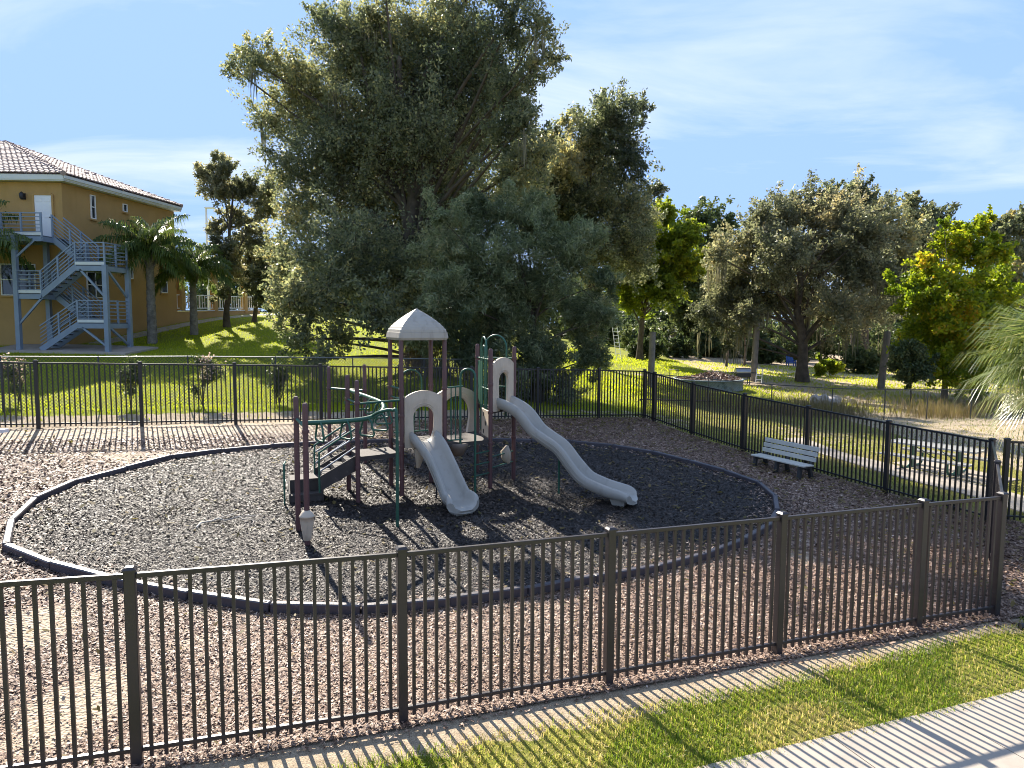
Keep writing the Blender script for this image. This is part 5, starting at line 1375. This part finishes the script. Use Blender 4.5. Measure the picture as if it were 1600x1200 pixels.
def caps_(p, q, n):
    p, q = Vector(p), Vector(q); m = MB()
    for i in range(n): m.tube([p.lerp(q, i / n) + Vector((0, 0, .06)), p.lerp(q, (i + 1.1) / n) + Vector((0, 0, .03))], [.13, .10], 7)
    o = m.build('hip_tiles', MAT['tile'], bld); o['kind'] = 'stuff'
caps_(pts[0], ap1, 26); caps_(pts[1], ap1, 26); caps_(ap1, ap2, 14)
for t, u_ in ((.45, .30), (.62, .35)):
    p = pts[0].lerp(pts[1], t).lerp(ap1, u_); MB().box(p + Vector((0, 0, .10)), (.2, .2, .16)).build('roof_vent', MAT['tile'], bld)
def wall_pt(u, v, side):
    """point where the line of sight meets the front (side=0) or right wall"""
    a0 = at(u, v, 1.0); o = Vector((0, 0, CAM_H)); d = Vector(a0) - o
    n = Vector((-bB.y, bB.x, 0)) if side == 0 else Vector((bA.y, -bA.x, 0))
    t = (C0 - o).dot(n) / d.dot(n); return o + d * t
def window(u0, v0, u1, v1, side, grid=(1, 2)):
    p, q = wall_pt(u0, v0, side), wall_pt(u1, v1, side); dirv = bB * -1 if side == 0 else bA
    n = Vector((.04, -1, 0)).normalized() if side == 0 else Vector((bA.y, -bA.x, 0))
    w_ = (q - p).dot(dirv); h_ = p.z - q.z; c = Vector((p.x, p.y, (p.z + q.z) / 2)) + dirv * w_ / 2
    fr = MB(); t = .045
    for s_ in (-1, 1):
        fr.box(c + dirv * s_ * (w_ / 2 - t / 2) + n * .03, (t, .08, h_), dirv); fr.box(c + Vector((0, 0, s_ * (h_ / 2 - t / 2))) + n * .03, (w_ - 2 * t, .08, t), dirv)
    for i in range(1, grid[0]): fr.box(c + dirv * (-w_ / 2 + w_ * i / grid[0]) + n * .028, (.05, .06, h_ - 2 * t), dirv)
    for i in range(1, grid[1]): fr.box(c + Vector((0, 0, -h_ / 2 + h_ * i / grid[1])) + n * .026, (w_ - 2 * t, .056, .05), dirv)
    f = fr.build('window', MAT['white'], bld)
    MB().box(c + n * .012, (w_ - 2 * t - .004, .02, h_ - 2 * t - .004), dirv).build('pane', MAT['glass'], f)
    MB().box(c + Vector((0, 0, -h_ / 2 - .045)) + n * .05, (w_ + .12, .12, .08), dirv).build('sill', MAT['stucco'], f)
window(1, 412, 58, 462, 0, (2, 2))
window(134, 424, 163, 466, 1, (2, 2)); window(140, 304, 149, 343, 1); window(191, 318, 198, 332, 1, (1, 1)); window(250, 424, 261, 458, 1); window(202, 417, 207, 436, 1, (1, 1))
# door and lamp of the front wall
p, q = wall_pt(54, 305, 0), wall_pt(84, 373, 0); dn = Vector((.04, -1, 0)).normalized(); dw = abs(q.x - p.x); dh = p.z - q.z; dc = Vector(((p.x + q.x) / 2, (p.y + q.y) / 2, (p.z + q.z) / 2))
door = MB().box(dc + dn * .02, (dw, .05, dh), bB).build('door', MAT['white'], bld)
fr = MB()
for s_ in (-1, 1): fr.box(dc + bB * s_ * (dw / 2 + .05) + dn * .03, (.09, .10, dh + .1), bB)
fr.box(dc + Vector((0, 0, dh / 2 + .05)) + dn * .03, (dw + .01, .10, .09), bB); fr.build('door_frame', MAT['stucco'], door)
for i in range(2):
    for hz_, hh in ((-.28, .34), (.13, .36), (.40, .12)):
        MB().box(dc + bB * (i - .5) * dw * .46 + Vector((0, 0, dh * hz_)) + dn * .047, (dw * .34, .012, dh * hh * .8), bB, bev=.004).build('door_panel', MAT['white'], door)
MB().lathe(dc + bB * -dw * .40 + dn * .09 + Vector((0, 0, -.05)), [(.03, 0), (.035, .03), (.02, .06)], 8).build('handle', MAT['dark_metal'], door)
lp = wall_pt(38, 307, 0); m = MB(); m.box(lp + dn * .02, (.14, .04, .3), bB); m.bar(lp + dn * .02 + Vector((0, 0, .1)), lp + dn * .2 + Vector((0, 0, .14)), .04, .04)
m.lathe(lp + dn * .2 + Vector((0, 0, -.18)), [(.05, 0), (.10, .08), (.12, .26), (.07, .33), (.02, .38)], 8); m.build('wall_lamp', MAT['dark_metal'], bld)
# porch beyond the wall end: low wall, column, white railing, roof slab
for t0, t1 in ((9.0, 19.5),):
    a, b = C0 + bA * t0, C0 + bA * t1; g0, g1 = gz(a.x, a.y), gz(b.x, b.y)
    off = bB * .15
    m = MB(); m.hexa([V3(a, g0 - .3), V3(b, g1 - .3), V3(b + bB * .2, g1 - .3), V3(a + bB * .2, g0 - .3), V3(a, 4.75), V3(b, 5.0), V3(b + bB * .2, 5.0), V3(a + bB * .2, 4.75)]); m.build('low_wall', MAT['stucco'], bld)
    m = MB(); m.hexa([V3(a - bB * .04, 4.76), V3(b - bB * .04, 5.01), V3(b + bB * .24, 5.01), V3(a + bB * .24, 4.76), V3(a - bB * .04, 4.83), V3(b - bB * .04, 5.08), V3(b + bB * .24, 5.08), V3(a + bB * .24, 4.83)]); m.build('coping', MAT['fascia'], bld)
    for z in (.12, .95): MB().bar(V3(a + bB * .1, 4.83 + z), V3(b + bB * .1, 5.08 + z), .05, .06).build('railing_rail', MAT['white'], bld)
    for i in range(34):
        p = a.lerp(b, (i + .5) / 34) + bB * .1; z = 4.83 + .25 * (i + .5) / 34
        MB().bar(V3(p, z + .15), V3(p, z + .92), .035 if i % 4 else .07, .035 if i % 4 else .07).build('baluster', MAT['white'], bld)
    for t in (.06, .42, .8):
        p = a.lerp(b, t) + bB * .12; MB().box(V3(p, 6.2), (.38, .36, 2.75), bA).build('column', MAT['stucco'], bld)
    m = MB(); m.prism([p[:2] for p in (a + bA * .01 - bB * .4, b - bB * .4, b + bB * 5, a + bB * 5)], 7.58, 7.9); m.build('porch_roof', MAT['fascia'], bld)
    m = MB(); m.prism([p[:2] for p in (a + bA * .01 + bB * .3, b + bB * .3, b + bB * 6, a + bB * 6)], 4.2, 4.6); m.build('porch_floor', MAT['concrete'], bld)
pave('building_walk', [tuple((C0 + bA * t - bB * w_)[:2]) for t, w_ in ((1, .25), (1, 1.3), (10, 1.2), (26, 1.5), (26, .25))], .03, MAT['concrete'])
pave('stair_pad', [(-24.5, 32.6), (-18.0, 32.7), (-17.6, 35.0), (-21.9, 34.95), (-24.5, 34.8)], .10, MAT['concrete'], .25)

st = thing('steel_staircase', 'blue grey steel fire stairs against the ochre building', 'staircase', (-21, 33.8, gz(-21, 33.8)))
xl, xm0, xm1, xr = -23.1, -21.95, -20.3, -18.95
yf, yb = 33.0, 34.65; shx = .2
def SX(x, y): return x + (y - yf) * .08
LV = [2.85, 4.05, 5.40, 6.72, 8.08]
def sbar(nm, p, q, w_, h_=None, mat='steel_blue', parent=None): return MB().bar(p, q, w_, h_ or w_).build(nm, MAT[mat], parent or st)
for x_, y_, top in ((xl, yf, 8.05), (xm0 - .9, yb, 8.05), (xr, yf, LV[3]), (xr + .02, yb, LV[3])):
    sbar('post', (SX(x_, y_), y_, gz(x_, y_)), (SX(x_, y_), y_, top), .20)
def rail_line(p, q, nb=6, h_=1.02, end=(True, True)):
    p, q = Vector(p), Vector(q); L = (q - p).length
    for i in range(nb): sbar('railing_bar', p + Vector((0, 0, .16 + (h_ - .16) * i / (nb - 1))), q + Vector((0, 0, .16 + (h_ - .16) * i / (nb - 1))), .034 if i < nb - 1 else .05, mat='steel_blue')
    n = max(1, round(L / 1.0))
    for i in range(n + 1):
        if (i == 0 and not end[0]) or (i == n and not end[1]): continue
        c = p.lerp(q, i / n); sbar('railing_post', c + Vector((0, 0, -.08)), c + Vector((0, 0, h_ + .03)), .075)
def landing(x0, x1, y0, y1, z):
    MB().prism([(SX(x0, y0), y0), (SX(x1, y0), y0), (SX(x1, y1), y1), (SX(x0, y1), y1)], z - .06, z).build('landing', MAT['grate'], st)
    for a, b in (((x0, y0), (x1, y0)), ((x1, y0), (x1, y1)), ((x0, y0), (x0, y1)), ((x0, y1), (x1, y1))):
        sbar('landing_beam', (SX(a[0], a[1]), a[1], z - .17), (SX(b[0], b[1]), b[1], z - .17), .09, .22)
    for a, b in (((x0, y0 - .04), (x1, y0 - .04)),):
        sbar('toe_board', (SX(*a), a[1], z + .06), (SX(*b), b[1], z + .06), .015, .13, 'fascia')
landing(xl, xm0, yf, yb, LV[2]); landing(xm1, xr, yf, yb, LV[1]); landing(xm1, xr, yf, yb, LV[3]); 
landing(-27.5, xm0 + .0, yf + .2, yb + .2, LV[4])
def flight(x0, z0, x1, z1, y0, y1):
    for y_ in (y0, y1):
        sbar('stringer', (SX(x0, y_), y_, z0 - .10), (SX(x1, y_), y_, z1 - .10), .06, .26)
    n = 7
    for i in range(n):
        t = (i + .6) / n; x_ = x0 + (x1 - x0) * t; z = z0 + (z1 - z0) * t
        MB().box((SX(x_, (y0 + y1) / 2), (y0 + y1) / 2, z), (.26, abs(y1 - y0) - .08, .04)).build('tread', MAT['grate'], st)
    for y_ in (y0, y1): rail_line((SX(x0, y_), y_, z0), (SX(x1, y_), y_, z1), end=(y_ not in (yf, yb), y_ not in (yf, yb)))
flight(-22.1, LV[0], xm1, LV[1], yf, yf + .75); flight(xm1, LV[1], xm0, LV[2], yf + .9, yb); flight(xm0, LV[2], xm1, LV[3], yf, yf + .75); flight(xm1, LV[3], xm0, LV[4], yf + .9, yb)
rail_line((xl, yf, LV[2]), (xm0, yf, LV[2])); rail_line((SX(xl, yb), yb, LV[2]), (xl, yf, LV[2]), end=(True, False))
for z in (LV[1], LV[3]): rail_line((xm1, yf, z), (xr, yf, z)); rail_line((SX(xr, yb), yb, z), (xr, yf, z), end=(True, False)); rail_line((SX(xm1, yb), yb, z), (SX(xr, yb), yb, z), end=(True, False))
rail_line((-27.5, yf + .2, LV[4]), (xm0, yf + .2, LV[4]))
for p, q in (((xr, yf, 5.2), (xm1 + .2, yf, 6.5)), ((xr, yf, 2.9), (xm1 + .2, yf, 3.8)), ((xl, yf, 3.9), (xm0, yf, 5.15)), ((SX(xr, yb), yb, 5.2), (SX(xr, yf + .2), yf + .2, 6.45)), ((SX(xr, yb), yb, 2.9), (SX(xr, yf + .2), yf + .2, 3.8)), ((xl, yf, 7.0), (xl + .8, yf + .2, 7.85)), ((SX(xm0 - .9, yb), yb, 6.6), (xm0 + .3, yb, 7.85)), ((SX(xm0 - .9, yb), yb, 3.4), (xm0 + .7, yb, 4.6))):
    sbar('brace', p, q, .09)

# ------------------------------------------------------------------ field clutter
def old_post(label, p0, p1, w0, mat='weathered_wood'):
    x_, y_ = p0[:2]; rt = thing('wooden_post', label, 'post', (x_, y_, gz(x_, y_)), 'old wooden posts in the right field')
    MB().tube([(p0[0], p0[1], gz(x_, y_) - .2), tuple((Vector(p0) + Vector(p1)) / 2), p1], [w0, w0 * .93, w0 * .88], 9).build('shaft', MAT[mat], rt)
    MB().tube([(p1[0], p1[1], p1[2] - .0), (p1[0], p1[1], p1[2] + .02)], [w0 * .7, w0 * .65], 9).build('cut_end', MAT['bark_pale'], rt)
old_post('grey wooden post left of the round pool behind the fence corner', (at(1017, 590, 40)[0], 40, gz(8, 40)), tuple(at(1020, 519, 40)), .20)
old_post('brown wooden post right of the round pool', (at(1177, 590, 49)[0], 49, gz(16.9, 49)), tuple(at(1183, 505, 49)), .24)
old_post('leaning wooden post beside the yellowing maple', (at(1376, 602, 47)[0], 47, gz(24.6, 47)), tuple(at(1387, 518, 47)), .24)
pc_ = Vector((12.1, 43.2, 0)); g0 = gz(12.1, 43.2)
pool = thing('round_pool', 'round above ground pool filled with dead brown leaves', 'pool', (12.1, 43.2, g0))
m = MB(); n = 40; Rr = 2.05
m.lathe((12.1, 43.2, g0 - .1), [(Rr, 0), (Rr, .58), (Rr + .07, .59), (Rr + .07, .66), (Rr - .12, .66), (Rr - .06, .58), (Rr - .06, .3)], n); m.build('wall', MAT['pool'], pool)
rr = np.random.default_rng(8); th = rr.uniform(0, 6.28, 5000); ra_ = Rr * .95 * np.sqrt(rr.random(5000)); zz = g0 + .42 + .42 * np.exp(-((ra_ * np.cos(th) - .3) ** 2 + (ra_ * np.sin(th)) ** 2) / 1.6) + rr.normal(0, .05, 5000)
V = []
for a_, r0, z in zip(th, ra_, zz):
    c = np.array((12.1 + r0 * math.cos(a_), 43.2 + r0 * math.sin(a_), z)); a1 = rr.normal(size=3); a1 /= np.linalg.norm(a1); b1 = np.cross(a1, rr.normal(size=3)); b1 /= np.linalg.norm(b1)
    V += [c - a1 * .13, c + b1 * .05, c + a1 * .13, c - b1 * .05]
o = link('dead_leaves', np_mesh('dead_leaves', np.array(V) - np.array((12.1, 43.2, g0)), np.arange(len(V)).reshape(-1, 4), rr.random(5000)), MAT['brown_chip'], pool); o['kind'] = 'stuff'
# covered grill
gp = at(1160, 588, 46.5); gx_, gy_ = gp[0], 46.5; g0 = gz(gx_, gy_)
gr = thing('barbecue_grill', 'dark covered grill with a pale lid beside the brown post', 'grill', (gx_, gy_, g0))
m = MB(); m.box((gx_, gy_, g0 + .62), (1.0, .55, .30), bev=.05); m.build('body', MAT['dark_metal'], gr)
m = MB(); m.tube([(gx_ - .48, gy_, g0 + .84), (gx_ + .48, gy_, g0 + .84)], .26, 12); m.build('lid', MAT['galv'], gr)
for a, b in ((-1, -1), (1, -1), (1, 1), (-1, 1)): MB().box((gx_ + .42 * a, gy_ + .2 * b, g0 + .24), (.05, .05, .5)).build('leg', MAT['dark_metal'], gr)
for a in (-1, 1): MB().box((gx_ + .68 * a, gy_, g0 + .78), (.32, .5, .05)).build('side_shelf', MAT['dark_metal'], gr)
# small white ladder chair frame by the post
wp = at(1180, 590, 47.6); wx, wy = wp[0] + .25, 47.6; g0 = gz(wx, wy)
wf = thing('metal_stand', 'small white metal step stand leaning by the brown post', 'stand', (wx, wy, g0))
for s_ in (-.2, .2): MB().tube([(wx + s_, wy, g0), (wx + s_ + .1, wy + .2, g0 + 1.0)], .022, 6).build('side_rail', MAT['white'], wf)
for k in range(3): MB().tube([(wx - .2 + .03 * (k + 1), wy + .06 * (k + 1), g0 + .28 * (k + 1)), (wx + .2 + .03 * (k + 1), wy + .06 * (k + 1), g0 + .28 * (k + 1))], .02, 6).build('rung', MAT['white'], wf)
ws = at(1053, 583, 42.5); wx, wy = ws[0], 42.5; g0 = gz(wx, wy)
wf = thing('wire_stand', 'small rusty wire stand left of the round pool', 'stand', (wx, wy, g0))
for a, b in ((-1, -1), (1, -1), (1, 1), (-1, 1)): MB().tube([(wx + .22 * a, wy + .18 * b, g0), (wx + .22 * a, wy + .18 * b, g0 + .95)], .016, 5).build('leg', MAT['weathered_wood'], wf)
MB().box((wx, wy, g0 + .95), (.5, .42, .03)).build('top', MAT['weathered_wood'], wf)
# extension ladder against the leaning tree
l0 = np.array((8.9, 58.5, gz(8.9, 58.5))); l1 = at(955, 468, 59.3)
ld = thing('ladder', 'white aluminium ladder propped against the leaning tree', 'ladder', tuple(l0))
for s_ in (-.2, .2): MB().bar(Vector(l0) + Vector((s_, 0, 0)), Vector(l1) + Vector((s_, 0, 0)), .035, .07, (0, 1, 0)).build('side_rail', MAT['white'], ld)
for k in range(1, 17):
    p = Vector(l0).lerp(Vector(l1), k / 17); MB().tube([p + Vector((-.2, 0, 0)), p + Vector((.2, 0, 0))], .022, 6).build('rung', MAT['white'], ld)
# blue garden chair in the shade
cc = at(1334, 582, 60); cx_, cy_ = at(1236, 566, 66)[0], 66; g0 = gz(cx_, cy_)
ch = thing('garden_chair', 'blue slatted garden chair in the shade left of the mossy oak', 'chair', (cx_, cy_, g0))
MB().box((cx_, cy_, g0 + .38), (.6, .55, .05)).build('seat', MAT['blue_plastic'], ch)
for k in range(5): MB().bar((cx_ - .26 + .13 * k, cy_ + .25, g0 + .36), (cx_ - .28 + .14 * k, cy_ + .5, g0 + 1.15 - .04 * abs(k - 2)), .11, .03, (0, 1, 0)).build('back_slat', MAT['blue_plastic'], ch)
for a in (-1, 1):
    MB().box((cx_ + .36 * a, cy_ - .02, g0 + .58), (.12, .62, .03)).build('armrest', MAT['blue_plastic'], ch)
    for b in (-1, 1): MB().box((cx_ + .33 * a, cy_ + .25 * b, g0 + .285), (.06, .09, .57)).build('leg', MAT['blue_plastic'], ch)
# dim shed behind the trees
sx, sy = at(1090, 530, 80)[0], 80; g0 = gz(sx, sy)
sh = thing('garden_shed', 'grey board shed dim under the far trees', 'shed', (sx, sy, g0))
MB().box((sx, sy, g0 + 1.1), (7, 4, 2.4)).build('wall', MAT['shed'], sh)
MB().hexa([(sx - 3.8, sy - 2.4, g0 + 2.31), (sx + 3.8, sy - 2.4, g0 + 2.31), (sx + 3.8, sy + 2.4, g0 + 2.9), (sx - 3.8, sy + 2.4, g0 + 2.9), (sx - 3.8, sy - 2.4, g0 + 2.41), (sx + 3.8, sy - 2.4, g0 + 2.41), (sx + 3.8, sy + 2.4, g0 + 3.0), (sx - 3.8, sy + 2.4, g0 + 3.0)]).build('roof', MAT['tin'], sh)
MB().box((sx - .6, sy - 2.02, g0 + 1.0), (1.0, .05, 2.0)).build('door', MAT['bench_leg'], sh)
MB().bar((sx - 2.6, sy - 2.3, g0 + 2.4), (sx - 1.6, sy - 3.2, g0), .5, .06, (0, 1, 0)).build('leaning_board', MAT['fascia'], sh)
# pipe rail behind the fence corner
pr0, pr1 = at(1000, 624, 31.5), at(1113, 627, 30.2)
pr = thing('pipe_rail', 'low black pipe rail behind the corner of the back fence', 'rail', (pr0[0], pr0[1], gz(*pr0[:2])))
MB().tube([tuple(pr0), tuple(pr1)], .03, 7).build('rail', MAT['dark_metal'], pr)
for p in (pr0, pr1): MB().tube([(p[0], p[1], gz(p[0], p[1]) - .1), tuple(p)], .03, 7).build('leg', MAT['dark_metal'], pr)
# pale rubble heap behind the chain link
hp_ = at(1288, 612, 38); rh = thing('rubble_heap', 'heap of pale broken concrete in the weeds behind the dark chain link fence', 'rubble', (hp_[0], 38, gz(hp_[0], 38)))
for i in range(11):
    rr = np.random.default_rng(i + 300); p = at(1272 + i * 3.4 + rr.uniform(-3, 3), 612, 38 + rr.uniform(-.8, .8)); g0 = gz(p[0], p[1])
    bm = bmesh.new(); bmesh.ops.create_icosphere(bm, subdivisions=2, radius=1)
    s3 = rr.uniform(.16, .4, 3)
    for v in bm.verts: v.co = Vector((v.co.x * s3[0], v.co.y * s3[1], v.co.z * s3[2] * .8)) * (1 + .16 * rr.normal())
    me = bpy.data.meshes.new('stone'); bm.to_mesh(me); bm.free()
    o = link('stone', me, MAT['rubble'], rh); o.location = Vector((p[0], p[1], g0 + .2)) - Vector(rh.location)
# lamp pole behind the young oak
lpz = at(322, 325, 58); lx, ly = lpz[0], 58; g0 = gz(lx, ly)
lpo = thing('lamp_pole', 'thin pale light pole behind the young brownish oak', 'lamp pole', (lx, ly, g0))
MB().tube([(lx, ly, g0), (lx, ly, lpz[2])], [.12, .08], 8).build('pole', MAT['fascia'], lpo)
MB().box((lx + .3, ly, lpz[2] + .02), (.8, .3, .12), bev=.03).build('lamp_head', MAT['fascia'], lpo)
